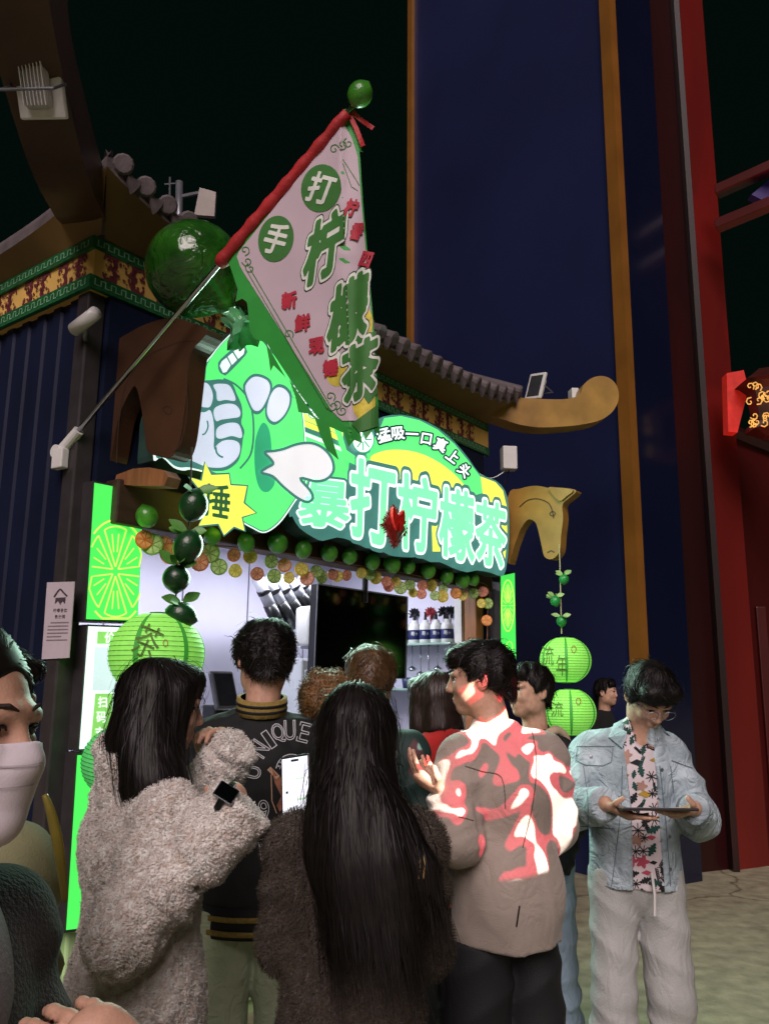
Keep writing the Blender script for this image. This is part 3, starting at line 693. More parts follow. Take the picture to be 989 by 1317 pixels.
# sleeve round the pole, knot, ribbons
pole_at = lambda k: clampP + (tipP - clampP) * k
L_ = np.linalg.norm(tipP - clampP)
def pole_k(x):
    ks = np.linspace(0, 1, 200); return ks[np.argmin([abs(proj(pole_at(k))[0] - x) for k in ks])]
k0, k1 = pole_k(282), pole_k(448)
P = []; R = []
for i in range(30):
    k = k0 + (k1 - k0) * i / 29; P.append(pole_at(k) + fN * .004 + Z * -.006); R.append(.030 + .003 * math.sin(i * 1.7) - .008 * (i / 29) - .008 * (i < 1))
MB().tube(P, R, 12).build('sleeve', m_fred, flag, True)
MB().tube([clampP - pdir * -.10, tipP], .0115, 12).build('pole', m_steel, flag, True)
V, F = ribbon2(spline([(450, 140), (462, 152), (480, 165)], 5, False), 6); fd.put('ribbon', V, F, .02, m_fred, flag)
V, F = ribbon2(spline([(448, 145), (458, 165), (467, 188)], 5, False), 6); fd.put('ribbon', V, F, .024, m_fred, flag)
def lime_mesh(r, el=1.15, n=18, nip=.14):
    prof = []
    for i in range(15):
        t = math.pi * i / 14; rr = math.sin(t); h = -math.cos(t)
        rr *= 1 - .10 * abs(h) ** 3; hh = h * el + (nip if i == 14 else (.05 if i == 13 else 0)) - (nip * .4 if i == 0 else 0)
        prof.append((max(.03, rr) * r * (1 if 0 < i < 14 else .9), hh * r))
    return prof
m_lime = M('lime_skin', '#2c7a22', rough=.32, var=.35, vs=7, bump=.25, bs=120, coat=.3, col2='#4f9a2e')
m_limed = M('dark_lime_skin', '#123d1c', rough=.3, var=.3, vs=8, bump=.25, bs=120, coat=.3)
m_limeg = M('lantern_green_lime', '#1f8a3e', rough=.35, var=.2, vs=10, bump=.2, bs=100, coat=.2)
MB().lathe(lime_mesh(.047, 1.12), at_y(463, 121, 2.84), pdir * .4 + Z * .6 + np.array([.3, 0, 0]), 20).build('finial', m_lime, flag, True)
# white clamp on the wall
cl = MB(); cl.tube([clampP, clampP + pdir * .14], [.026, .024], 14); cl.tube([clampP - nrm(np.cross(pdir, Z)) * .03, clampP + nrm(np.cross(pdir, Z)) * .03], .03, 14)
cl.bbox(clampP + np.array([.01, -.02, -.035]), hd, fN, Z, .035, .02, .045, .006); cl.build('clamp', m_white, flag)
# print
for (x, y, rx, ry, ch, w, h, r) in ((413, 242, 25.5, 31, '打', 31, 40, 14), (355, 307, 22.5, 30, '手', 28, 40, 14)):
    fd.poly('disc', ell(x, y, rx, ry, 36, rot=12), .007, m_fgr, flag)
    fd.text('disc_character', [(ch, rot_quad(x, y, w, h, r, .12))], .010, m_fw, flag, .028)
for ch, q in (('柠', [(400, 290), (446, 262), (438, 345), (388, 372)]), ('檬', [(428, 372), (474, 345), (470, 430), (420, 455)]), ('茶', [(440, 452), (486, 428), (484, 500), (442, 522)])):
    v, f = glyph_quad(ch, q, .115); fd.put('brush_line', v, f, .006, m_fdk, flag)
    v, f = glyph_quad(ch, q, .095); fd.put('brush_contour', v, f, .008, m_fw, flag)
    fd.text('brush_character', [(ch, q)], .010, m_fgr, flag, .045)
for ch, x, y in (('新', 372, 386), ('鲜', 389, 415), ('现', 407, 444), ('锤', 425, 473), ('柠', 452, 267), ('香', 459, 297), ('四', 471, 333)):
    q = rot_quad(x, y, 19 if x < 440 else 15, 22, -10 if x < 440 else 10, .2)
    v, f = glyph_quad(ch, q, .05); fd.put('red_character', v, f, .0115, m_frp, flag)
for pts, mt in ((ell(437, 478, 16, 20, 24, rot=30), m_fyl), (ell(466, 420, 13, 24, 24, rot=10), m_fyl), (ell(468, 517, 15, 24, 24), m_fyl), (ell(431, 462, 9, 11, 20), m_fw)):
    fd.poly('lemon_print', pts, .0052 if mt is m_fyl else .0058, mt, flag)
for pts in ([(468, 490), (482, 484), (486, 505), (474, 520), (466, 508)], [(452, 545), (486, 520), (486, 548), (462, 556)], [(456, 432), (484, 426), (484, 440), (456, 444)]):
    fd.poly('leaf_print', pts, .0064, m_fgr, flag)
fd.strokes('border_line', [([(322, 346), (425, 522)], 1.2, False, 0), ([(318, 349), (421, 526)], 1.0, False, 0), ([(441, 210), (452, 240), (460, 245)], 1, False, 0), ([(441, 205), (456, 228), (462, 238)], 1, False, 0)], .006, m_fgr, flag)
scr = []
for cx, cy, a in ((440, 186, 20), (430, 192, -20), (448, 184, 60), (315, 322, 120), (318, 336, 90), (322, 345, 60), (425, 510, 0), (433, 520, 20), (440, 528, 40), (428, 522, 90), (371, 430, 50)):
    scr.append(([(cx + (1 + i * .75) * math.cos(i * .9 + a), cy + (1 + i * .75) * math.sin(i * .9 + a)) for i in range(9)], 1.3, False, 3))
fd.strokes('corner_scroll', scr, .0062, m_fgr, flag)

# ------------------------------------------------------------------ limes, garlands, lanterns
def lime(px, py, r, o=.09, mat=None, label='', group=None, tilt=None, parent=None, name='lime', P=None):
    P = front(o)(px, py) if P is None else P
    ax = nrm(tilt if tilt is not None else (random.uniform(-.5, .5), random.uniform(-.3, .3), 1))
    b = MB().lathe(lime_mesh(r, random.uniform(1.0, 1.2)), P, ax, 16).build(name, mat or m_lime, parent, True)
    if parent is None: tag(b, label, 'lime', group)
    return b
for px, py in ((190, 666), (275, 690), (317, 696), (357, 699), (392, 709), (423, 712), (449, 716), (478, 721), (503, 726), (527, 729), (549, 735), (573, 739), (594, 743), (610, 745)):
    lime(px + random.uniform(-2, 2), py + random.uniform(-3, 3), random.uniform(.042, .054), label='whole green lime in the row fixed to the beam below the sign', group='limes on the beam below the sign')
# fruit slice garland
gs = front(.05)
gar = thing('fruit_garland', gs(400, 760), 'string of plastic citrus slices hung across the top of the serving window', 'garland')
line = spline([(183, 685), (215, 693), (260, 700), (330, 706), (400, 716), (460, 727), (520, 737), (575, 748), (625, 752), (627, 790), (626, 838)], 6, False)
MB().tube([gs(x, y) for x, y in line], .003, 6).build('string', M('brown_string', '#7a4a34'), gar)
cols = {'o': M('orange_slice', '#d87838', rough=.4, var=.25, vs=30), 'y': M('yellow_slice', '#d8b83a', rough=.4, var=.25, vs=30), 'g': M('green_slice', '#7aa848', rough=.4, var=.25, vs=30), 'p': M('pink_slice', '#d0765a', rough=.4, var=.25, vs=30)}
pul = {'o': M('orange_pulp', '#e8a860', rough=.4, var=.3, vs=40), 'y': M('yellow_pulp', '#e6d878', rough=.4, var=.3, vs=40), 'g': M('green_pulp', '#b8d08a', rough=.4, var=.3, vs=40), 'p': M('pink_pulp', '#e4a08c', rough=.4, var=.3, vs=40)}
sl_px = [(186, 694, 'o'), (196, 700, 'g'), (212, 702, 'p'), (220, 712, 'o'), (230, 712, 'y'), (257, 723, 'p'), (270, 711, 'g'), (282, 729, 'g'), (301, 714, 'p'), (322, 716, 'y'), (303, 734, 'y'), (331, 738, 'p'), (349, 722, 'g'), (353, 741, 'g'), (366, 727, 'o'), (372, 743, 'y'), (388, 732, 'y'), (395, 744, 'p'), (407, 735, 'g'), (414, 742, 'g'), (428, 739, 'p'), (434, 741, 'y'), (446, 740, 'p'), (465, 737, 'y'), (476, 739, 'g'), (483, 743, 'y'), (497, 748, 'p'), (500, 754, 'p'), (509, 748, 'y'), (515, 756, 'g'), (527, 752, 'g'), (531, 762, 'y'), (543, 753, 'p'), (542, 764, 'p'), (555, 753, 'y'), (559, 766, 'g'), (570, 757, 'g'), (569, 767, 'y'), (586, 763, 'o'), (595, 766, 'y'), (609, 763, 'g'), (621, 761, 'p'), (619, 776, 'y'), (627, 776, 'g'), (626, 798, 'o')]
for x, y, c in sl_px:
    P = gs(x, y, random.uniform(-.01, .03)); ax = nrm(-P * [1, 1, 0] + NO * 2 + rng.normal(0, 1.7, 3) * [1, 1, .5]); r = .037 * random.uniform(.85, 1.12) * (1 + .25 * (x < 300))
    b = MB().lathe([(r * .92, -.006), (r, -.003), (r, .003), (r * .92, .006)], P, ax, 16).build('slice', cols[c], gar)
    b2 = MB()
    u = nrm(np.cross(ax, Z)); w = np.cross(ax, u)
    for sgn in (-1, 1):
        for k in range(7):
            a0, a1 = k * 6.283 / 7 + .08, (k + 1) * 6.283 / 7 - .08
            pts = [P + ax * sgn * .0072 + (u * math.cos(a) + w * math.sin(a)) * rr for a, rr in (((a0 + a1) / 2, r * .12), (a0, r * .8), ((a0 + a1) / 2, r * .86), (a1, r * .8))]
            b2.add(pts, [(0, 1, 2, 3)])
    b2.build('pulp', pul[c], b, fix=False)
def leaf(P, dirv, L, w, nn=None):
    dirv = nrm(dirv); sd_ = nrm(np.cross(dirv, nn if nn is not None else [.3, -1, .4])); n2 = np.cross(sd_, dirv); V = []; F = []
    for i in range(6):
        t = i / 5; ww = w * math.sin(math.pi * min(.97, t * .9 + .06)); c = P + dirv * L * t - n2 * L * .25 * t * t
        V += [c - sd_ * ww, c + n2 * ww * -.3, c + sd_ * ww]
    for i in range(5):
        for j in range(2): F.append((i * 3 + j, i * 3 + j + 1, i * 3 + j + 4, i * 3 + j + 3))
    return V, F
m_leaf = M('leaf_green', '#4e8a36', rough=.45, var=.3, vs=20)
m_leafp = M('pale_leaf', '#8fb46a', rough=.5, var=.25, vs=20)
m_cord = M('dark_cord', '#3a3426', rough=.8)
def strand(pts, top, Y, limes, label, mat, cordm, leafm, nl, ls):
    t = thing('lime_strand', at_y(*pts[-1], Y), label, 'garland')
    P = [at_y(*top, Y)] + [at_y(x, y, Y) for x, y in pts]
    MB().tube(spline(P, 4, False), .004, 6).build('cord', cordm, t)
    for (x, y, r, mt, tl) in limes:
        c = at_y(x, y, Y - .01)
        l = lime(0, 0, r, mat=mt, parent=t, P=c, tilt=tl)
        for k in range(nl):
            a = random.uniform(0, 6.28); v, f = leaf(c + Z * r * 1.0 + np.array([math.cos(a), math.sin(a), 0]) * .01, (math.cos(a), math.sin(a) * .6, random.uniform(-.1, .7)), ls * random.uniform(.7, 1.2), ls * .3)
            obj('leaf', v, f, leafm, t, True)
    return t
tipL = side(.155)(247, 583); YL = tipL[1]
strand([(246, 610), (244, 650), (242, 700), (232, 742), (222, 785)], (247, 575), YL, [(249, 650, .060, m_limed, (.25, 0, 1)), (242, 703, .060, m_limed, (-.35, 0, -1)), (227, 744, .056, m_limed, (.05, 0, -1)), (233, 791, .054, m_limed, (1, .1, -.35))],
       'strand of four dark green limes with leaves hanging from the brown corbel', m_limed, m_cord, m_leaf, 4, .075)
tipR = fs2(719, 700); YR = tipR[1]
strand([(720, 735), (721, 775), (722, 815)], (719, 700), YR, [(725, 745, .036, m_limeg, (0, 0, -1)), (714, 773, .036, m_limeg, (.2, 0, -1)), (722, 799, .036, m_limeg, (0, 0, -1))],
       'strand of three bright green limes with pale leaves hanging from the gold corbel', m_limeg, M('pale_cord', '#b8b48a'), m_leafp, 6, .055)
def lantern(cx, cy, Y, r, label, text, lit, tilt=0., col='#8fe060', ecol='#86dc58', stripe='#3c9a34'):
    C = at_y(cx, cy, Y); t = thing('paper_lantern', C - Z * r, label, 'lantern', 'green paper lanterns')
    ax = nrm([math.sin(tilt), 0, math.cos(tilt)]); mp = M('lantern_paper' + str(lit), col, rough=.6, emit=lit, ecol=ecol, var=.12, vs=60)
    sp = M('lantern_stripe' + str(lit), stripe, rough=.6, emit=lit * .6, ecol=stripe)
    lw = M('lantern_wire', '#2c5a24', rough=.6)
    prof = []
    nr = 17
    for i in range(nr * 3 + 1):
        h = -0.93 + 1.86 * i / (nr * 3); rr = math.sqrt(max(0, 1 - h * h)); k = i % 3
        prof.append((r * (rr + (.006 if k == 0 else -.004)), h * r * .92))
    MB().lathe(prof, C, ax, 36).build('paper', mp, t, True)
    u = nrm(np.cross(ax, [0, 1, 0])); w = np.cross(ax, u)
    wr = MB()
    for i in range(1, nr):
        h = -.93 + 1.86 * i / nr; rr = math.sqrt(1 - h * h)
        wr.tube([C + ax * h * r * .92 + (u * math.cos(a) + w * math.sin(a)) * (rr * r * 1.008) for a in np.linspace(0, 6.283, 33)], .0011, 4, cap=False)
    wr.build('wire_rings', lw, t)
    for a0 in np.arange(6) * math.pi / 3 + .35:
        V = []; 
        for i in range(25):
            h = -.92 + 1.84 * i / 24; rr = math.sqrt(1 - h * h)
            for da in (-.055, .055): V.append(C + ax * h * r * .92 + (u * math.cos(a0 + da) + w * math.sin(a0 + da)) * (rr * r * 1.012 + .001))
        obj('stripe', V, [(2 * i, 2 * i + 1, 2 * i + 3, 2 * i + 2) for i in range(24)], sp, t)
    MB().lathe([(r * .2, r * .83), (r * .22, r * .86), (r * .2, r * .9)], C, ax, 14).build('collar', lw, t)
    MB().lathe([(r * .2, -r * .9), (r * .22, -r * .86), (r * .2, -r * .83)], C, ax, 14).build('collar', lw, t)
    def sph(x, y, lift=0.):
        d = ray(x, y); d = d / np.linalg.norm(d); q = CAM - C; b = q @ d; c = q @ q - (r * 1.016 + lift) ** 2; s = b * b - c
        return CAM + d * (-b - math.sqrt(max(0, s)))
    dd = Draw(sph)
    for ch, x, y, w_, h_, rt, mt in text:
        v, f = glyph_quad(ch, rot_quad(x, y, w_, h_, rt), 0.); dd.put('character', v, f, .001, mt, t)
    dd.strokes('seal', [(ell(cx + r * 60, cy - r * 80, 3, 4.5, 10), 1, True, 0)], .001, M('seal_red', '#a05a3a'), t)
    return t
ink = M('lantern_ink', '#5a8030', rough=.7)
lantern(202, 842, YL + .02, .186, 'large green paper lantern below the four-lime strand', [('茶', 190, 825, 34, 46, 24, ink)], .55, .0)
lantern(156, 980, YL + .06, .150, 'darker green paper lantern partly behind the pink fleece coat', [], .36, .15, '#58c86a', '#4ec868', '#2c8a3c')
lantern(727, 849, YR, .176, 'upper green paper lantern below the three-lime strand', [('流', 704, 843, 16, 26, 0, ink), ('年', 722, 856, 15, 28, 0, ink)], .52, 0, '#8ee05a', '#84e05a')
lantern(733, 916, YR, .176, 'lower green paper lantern touching the one above it', [('流', 716, 912, 16, 20, 0, ink)], .50, 0, '#8ee05a', '#84e05a')

# big inflated lime on the corbel
bl = thing('giant_lime', at_y(248, 430, YL + .05), 'huge shiny green inflatable lime on top of the brown corbel', 'balloon')
Cb = at_y(250, 346, YL + .05)
b = MB(); axb = nrm([.62, -.1, -.75])
prof = lime_mesh(.215, 1.0, 24, .0)
b.lathe([p for p in prof[:-2]] + [(.08, .205), (.055, .222), (.04, .245), (.03, .27)], Cb, axb, 40)
bo = b.build('skin', M('wrinkled_green_film', '#123c14', rough=.2, var=.35, vs=5, bump=.9, bs=14, coat=.5, spec=.5, col2='#2c661a', wr=.5, ws=7), bl, True)
q = at_y(306, 415, YL - .02); cv = MB(); rr_ = np.random.default_rng(5)
nseg = 26; V = []
for k_, (h_, r_) in enumerate(((-.04, .05), (-.015, .045), (.01, .036), (.03, .05), (.055, .075), (.08, .085))):
    for i_ in range(nseg):
        a = i_ * 6.283 / nseg; r2 = r_ * (1 + (.06 + .05 * k_) * math.sin(a * 7 + k_ * .8) + rr_.normal(0, .03)); u_ = nrm(np.cross(axb, Z)); w2 = np.cross(axb, u_)
        V.append(q + axb * (h_ + .012 * math.sin(a * 5 + k_)) + (u_ * math.cos(a) + w2 * math.sin(a)) * r2)
F = [(k_ * nseg + i_, k_ * nseg + (i_ + 1) % nseg, (k_ + 1) * nseg + (i_ + 1) % nseg, (k_ + 1) * nseg + i_) for k_ in range(5) for i_ in range(nseg)]
obj('tied_neck', V, F, M('pale_green_film', '#6fb888', rough=.22, var=.3, vs=12, coat=.4), bl, True)
# red diamond
dia = front(SO + .03)
c = dia(508, 677); t = thing('red_diamond_ornament', dia(508, 702), 'small glittering red diamond ornament hanging in front of the sign', 'ornament')
u = D; dm = M('glitter_red', '#8a1414', rough=.35, var=.6, vs=60, bump=1., bs=90)
b = MB(); hw = .115
for (sx, sz) in ((1, 1), (1, -1), (-1, 1), (-1, -1)):
    b.prism([c + NO * .025, c + u * hw * .95 * sx, c + Z * hw * .98 * sz], -NO * .012)
b.build('board', dm, t)
b = MB()
for i in range(160):
    k = random.random(); e = random.choice([(1, 1), (1, -1), (-1, 1), (-1, -1)]); p = c + u * hw * e[0] * k + Z * hw * e[1] * (1 - k)
    dv = nrm(u * e[0] + Z * e[1] + rng.normal(0, .5, 3)); v, f = leaf(p, dv, random.uniform(.012, .03), .004); b.add(v, f)
b.build('fringe', dm, t, fix=False)
P = [c + NO * .01 + u * x + Z * z for x, z in spline([(-.055, .105), (-.06, .04), (-.02, -.03), (0, .02), (.02, -.03), (.06, .04), (.05, .105), (0, .06)], 3)]
MB().prism(P, NO * .02).build('bow', M('bright_red_bow', '#c4201c', rough=.4, var=.3, vs=40), t)

# ------------------------------------------------------------------ things inside and on the booth
tv = front(-.28)
P = [tv(*p) for p in ((409, 751), (524, 768), (522, 873), (404, 869))]
t = thing('menu_screen', np.mean(P, 0), 'large switched-off black menu screen hanging in the serving window', 'screen')
c = np.mean(P, 0)
MB().prism([c + (p - c) * 1.0 - NO * .006 for p in P], -NO * .05).build('casing', m_dark, t)
obj('glass', [c + (p - c) * .975 for p in P], [(0, 1, 2, 3)], M('black_screen', '#050506', rough=.12, var=.05), t)
eb = MB()
for i in (0, 1, 3):
    a, b_ = P[i], P[(i + 1) % 4]; eb.tube([a, b_], .005, 6)
eb.build('bezel', m_grey, t)
MB().tube([c + Z * .2, c + Z * .75], .02, 8).build('hanger', m_dark, t)
tb = front(-1.0)
for (x0, y0, x1, y1) in ((331, 742, 362, 812), (343, 742, 378, 806), (357, 743, 391, 800), (371, 743, 400, 785), (385, 743, 408, 780)):
    a, b_ = tb(x0, y0), tb(x1, y1); t = thing('cup_tube', b_, 'slanted cup dispenser tube, black below and clear white above, left of the menu screen', 'cup dispenser', 'cup dispenser tubes')
    mid = a + (b_ - a) * .5
    MB().tube([a, mid], .042, 14).build('upper_sleeve', M('frosted_sleeve', '#c6c8d4', rough=.3), t, True)
    MB().tube([mid, b_], .046, 14).build('lower_sleeve', m_dark, t, True)
    MB().tube([a + (mid - a) * .45, a + (mid - a) * .6], .047, 14).build('ring', m_dark, t, True)
wb = front(-.75); c = wb(395, 806)
t = thing('paper_dispenser', wb(395, 836), 'white rounded dispenser box beside the black menu screen', 'dispenser')
MB().bbox(c, D, NO, Z, .055, .07, .135, .03).build('body', m_white, t, True)
MB().bbox(c - Z * .13 + NO * .02, D, NO, Z, .03, .05, .02, .008).build('outlet', m_grey, t)
wb = front(-.9); c = wb(390, 880)
tag(MB().bbox(wb(387, 905), D, NO, Z, .13, .12, .3, .015).bbox(wb(387, 905) + NO * .122, D, NO, Z, .1, .006, .22, .004).build('water_machine', M('white_machine', '#cfd2d8', rough=.35, var=.05), None), 'white drinks machine standing below the white dispenser box', 'machine')
tm = front(-.12); c = tm(288, 888)
t = thing('payment_terminal', tm(288, 905), 'dark grey tilted till screen standing on the counter', 'till')
tz = nrm(Z + NO * -.35); ty = np.cross(D, tz)
MB().bbox(c, D, ty, tz, .075, .014, .10, .01).build('screen_case', M('till_grey', '#4a4c56', rough=.4), t)
MB().bbox(c + ty * -.0155 if ty @ NO < 0 else c + ty * .0155, D, ty, tz, .062, .002, .082, .001).build('screen', M('till_screen', '#23242c', rough=.2), t)
MB().bbox(c - Z * .13 - NO * .05, D, NO, Z, .05, .05, .06, .01).build('stand', m_dark, t)
# glass shelves with jars on the right inner wall
RW = SL - .06
rw = lambda x, y, off=.10: on_plane(x, y, fp(RW - off, 0, 0), D)
def shelf_z(y): return so(rw(555, y))[2]
zs, zs2 = shelf_z(829), shelf_z(887)
for z_, lab in ((zs, 'upper glass shelf with white jars on the inner wall of the booth'), (zs2, 'lower glass shelf with small cups on the inner wall of the booth')):
    tag(MB().bbox(fp(RW - .11, (IB - .2) / 2, z_), D, NO, Z, .10, (-IB - .2) / 2 - .02, .008, .003).build('glass_shelf', M('green_glass', '#8fb0a4', rough=.1, spec=.8), None), lab, 'shelf')
m_navyl = M('navy_label', '#1d2458', rough=.4, var=.1)
for k, x in enumerate((521, 534, 548, 562, 576)):
    o_ = so(rw(x, 815))[1]; c = fp(RW - .11, o_, zs + .008)
    t = thing('pump_jar', c, 'white jar with navy label and dark pump on the upper glass shelf', 'jar', 'labelled jars on the glass shelf')
    q = .92
    MB().lathe([(.045 * q, 0), (.05 * q, .008), (.05 * q, .125), (.04 * q, .15), (.026 * q, .155), (.026 * q, .175)], c, Z, 18).build('jar_body', m_white, t, True)
    MB().lathe([(.0506 * q, .03), (.0514 * q, .032), (.0514 * q, .10), (.0506 * q, .102)], c, Z, 18).build('label', m_navyl, t, True)
    MB().tube([c + Z * .17, c + Z * .215, c + Z * .225 + NO * .02 - D * .03], [.012, .009, .007], 8).build('pump', m_dark, t)
    vd = nrm((CAM - c) * [1, 1, 0]); vx = np.cross(Z, vd); R_ = .0525 * q
    lf_ = lambda p, c=c, vd=vd, vx=vx: c + vx * (p[0] * .03) + vd * math.sqrt(R_ ** 2 - (p[0] * .03) ** 2) + Z * (.066 + p[1] * .03)
    for ch, qd in (('寿', [(-.9, .8), (.1, .8), (.1, -.3), (-.9, -.3)]), ('大', [(.2, .6), (.9, .6), (.9, -.2), (.2, -.2)])):
        v, f = glyph_quad(ch, qd, .012); obj('label_mark', [lf_(p) for p in v], f, m_white, t)
m_redp = M('red_flower', '#a03038', rough=.6)
for k, (x, mt) in enumerate(((527, m_dark), (548, m_redp), (565, m_dark), (574, m_dark))):
    o_ = so(rw(x, 795))[1]; c = fp(RW - .04, o_, zs + .19); b = MB()
    for i in range(9):
        a = i * .7; v, f = leaf(c + Z * .05, (math.cos(a), .2, math.sin(a) + .6), .055, .014); b.add(v, f)
    b.tube([c - Z * .182, c + Z * .06], .004, 5); tag(b.build('dried_flower', mt, None, fix=False), ('dark red' if mt is m_redp else 'dark') + ' dried flower sprig standing behind the jars', 'flower', 'dried flowers behind the jars' if mt is m_dark else None)
for k, x in enumerate((530, 541, 551, 563, 577)):
    o_ = so(rw(x, 860))[1]; c = fp(RW - .10, o_, zs - .006); L__ = .15 + .04 * (k % 3)
    b = MB().tube([c, c - Z * L__], .0045, 6); b.lathe([(.008, 0), (.034, -.018), (.036, -.024), (.02, -.036), (.004, -.04)], c - Z * L__, Z, 12)
    tag(b.build('ladle', m_steel, None, True), 'steel ladle hanging from the upper glass shelf', 'ladle', 'ladles hanging below the glass shelf')
for k, x in enumerate((525, 540, 556, 571, 586)):
    o_ = so(rw(x, 880))[1]; c = fp(RW - .12, o_, zs2 + .008)
    tag(MB().lathe([(.028, 0), (.04, .08), (.036, .08), (.026, .01)], c, Z, 14).build('cup', M('paper_cup', '#c9c2bc', rough=.5) if k % 2 else M('navy_cup', '#2c3560', rough=.5), None, True), ('pale paper' if k % 2 else 'navy') + ' cup on the lower glass shelf', 'cup', 'pale cups' if k % 2 else 'navy cups')
for (x0, x1, mt, nm) in ((590, 598, m_white, 'jamb'), (598, 604, m_dark, 'jamb'), (604, 614, M('blue_jamb', '#45628e', rough=.4), 'jamb'), (614, 632, m_brown, 'jamb')):
    f_ = front(-.2); a, b_ = f_(x0, 800), f_(x1, 800); s0, s1 = so(a)[0], so(b_)[0]
    MB().box(fp((s0 + s1) / 2, -.21, 1.68), D, NO, Z, (s1 - s0) / 2 - .001, .03, .66).build(nm, mt, booth)
# floodlights on the hip ends
def floodlight(P, aim, up, size, label):
    aim = nrm(aim); x = nrm(np.cross(aim, up)); y = np.cross(x, aim)
    t = thing('floodlight', P - y * size, label, 'floodlight')
    MB().bbox(P, x, aim, y, size * .78, size * .12, size, .008).build('frame', m_white, t)
    MB().bbox(P - aim * size * .25, x, aim, y, size * .45, size * .18, size * .72, .02).build('housing', M('grey_housing', '#a8a3a4', rough=.45, var=.1), t)
    for k in range(-3, 4): MB().box(P - aim * size * .47 + x * size * .12 * k, x, aim, y, size * .015, size * .05, size * .62).build('fin', m_white, t)
    obj('lens', [P + aim * size * .125 + x * a * size * .6 + y * b_ * size * .8 for a, b_ in ((-1, -1), (1, -1), (1, 1), (-1, 1))], [(0, 1, 2, 3)], M('lamp_glass', '#3a3c40', rough=.1), t)
    MB().tube([P + x * size * .85, P + x * size * .88 - y * size * .2 - aim * size * .9, P - x * size * .88 - y * size * .2 - aim * size * .9, P - x * size * .85], size * .05, 6).build('yoke', m_grey, t)
    return t
Pf = at_y(52, 109, 2.72)
floodlight(Pf, nrm(ray(52, 109)) + [.45, 0, -.1], (.05, 0, 1), .115, 'white floodlight with finned back on the brown curled eave')
Pf2 = on_plane(689, 497, cR, nR); tp = floodlight(Pf2, (-.72, -.55, .15), (.45, .1, 1), .11, 'white floodlight standing on the gold curled eave')
MB().tube([Pf2 - Z * .02, Pf2 - Z * .16 + np.array([.0, .02, 0])], .014, 6).build('bracket', m_grey, tp)
tag(MB().bbox(on_plane(737, 508, cR - nR * .1, nR), E1, nR, Z, .028, .05, .045, .006).build('small_light', m_white, None), 'small white box light clipped to the gold curl', 'light')
# notice on the ribbed wall
nt_ = side(-.052)
P = [nt_(*p) for p in ((61, 749), (96, 748), (89, 846), (54, 848))]
t = thing('notice', P[3], 'white printed notice sheet on the blue ribbed wall', 'notice')
MB().prism(P, D * .004).build('sheet', M('notice_paper', '#c7bcc4', rough=.6, var=.05), t)
nd = Draw(lambda x, y, l: nt_(x, y, l)); pr = M('notice_print', '#4a4048', rough=.7)
v, f = ribbon2(spline([(70, 768), (74, 762), (78, 758), (82, 762), (87, 767)], 4, False), 2.2); nd.put('emblem', v, f, .001, pr, t)
nd.poly('emblem', [(72, 769), (85, 768), (84, 777), (81, 773), (78, 778), (75, 773), (71, 777)], .001, pr, t)
nd.text('heading', [(c, rot_quad(71 + i * 4.6, 785, 4, 5)) for i, c in enumerate('柠檬茶饮')] + [(c, rot_quad(73 + i * 4.6, 793, 4, 5)) for i, c in enumerate('告示牌')], .001, pr, t, .01)
nd.strokes('text_line', [([(62.5 - i * .5 + (3 if i == 0 else 0), 801 + i * 4.5), (89 - i * .45 - (8 if i == 4 else 0), 800.5 + i * 4.5)], 1.6, False, 0) for i in range(6)], .001, M('notice_text', '#8a7c84', rough=.7), t)
# camera on the corner, router box, mast on the roof
c = fp(-.09, -.16, zB - .10)
t = thing('security_camera', c, 'small grey security camera on the blue corner under the cornice', 'security camera')
MB().tube([side(-.1)(96, 424), side(-.1)(124, 402)], [.032, .03], 14).build('body', m_white, t, True)
MB().tube([side(-.09)(112, 414), side(-.05)(110, 432), side(-.03)(112, 440)], .012, 8).build('arm', m_grey, t, True)
c = on_plane(654, 590, cR + NO * .12, nR)
t = thing('junction_box', c - Z * .1, 'pale junction box with wires at the end of the cornice', 'junction box')
MB().bbox(c, E1, nR, Z, .055, .05, .09, .008).build('box', m_white, t)
MB().bbox(c + E1 * .056 + nR * 0, E1, nR, Z, .004, .04, .075, .002).build('grille', m_dark, t)
MB().tube(spline([c - Z * .09, c - Z * .2 + E1 * -.03, c - Z * .33 - E1 * .05], 5, False), .005, 5).build('wire', m_dark, t)
MB().tube(spline([c - Z * .09 - E1 * .02, c - Z * .16 - E1 * .15, c - Z * .08 - E1 * .3], 5, False), .004, 5).build('wire', m_white, t)
ym = 4.6
t = thing('roof_mast', at_y(230, 320, ym), 'grey mast with a flat antenna panel on the roof behind the giant lime', 'antenna')
MB().tube([at_y(230, 330, ym), at_y(231, 234, ym)], .022, 10).build('pole', m_grey, t, True)
MB().tube([at_y(218, 300, ym), at_y(219, 228, ym)], .006, 6).build('rod', m_grey, t)
MB().tube([at_y(212, 237, ym), at_y(226, 236, ym)], .005, 6).build('crossbar', m_grey, t)
MB().prism([at_y(x, y, ym - .05) for x, y in ((257, 241), (278, 247), (276, 278), (250, 276))], (0, .03, 0)).build('panel', M('antenna_panel', '#8a7f78', rough=.5), t)
MB().tube([at_y(232, 253, ym), at_y(256, 248, ym)], .012, 6).build('arm', m_grey, t)

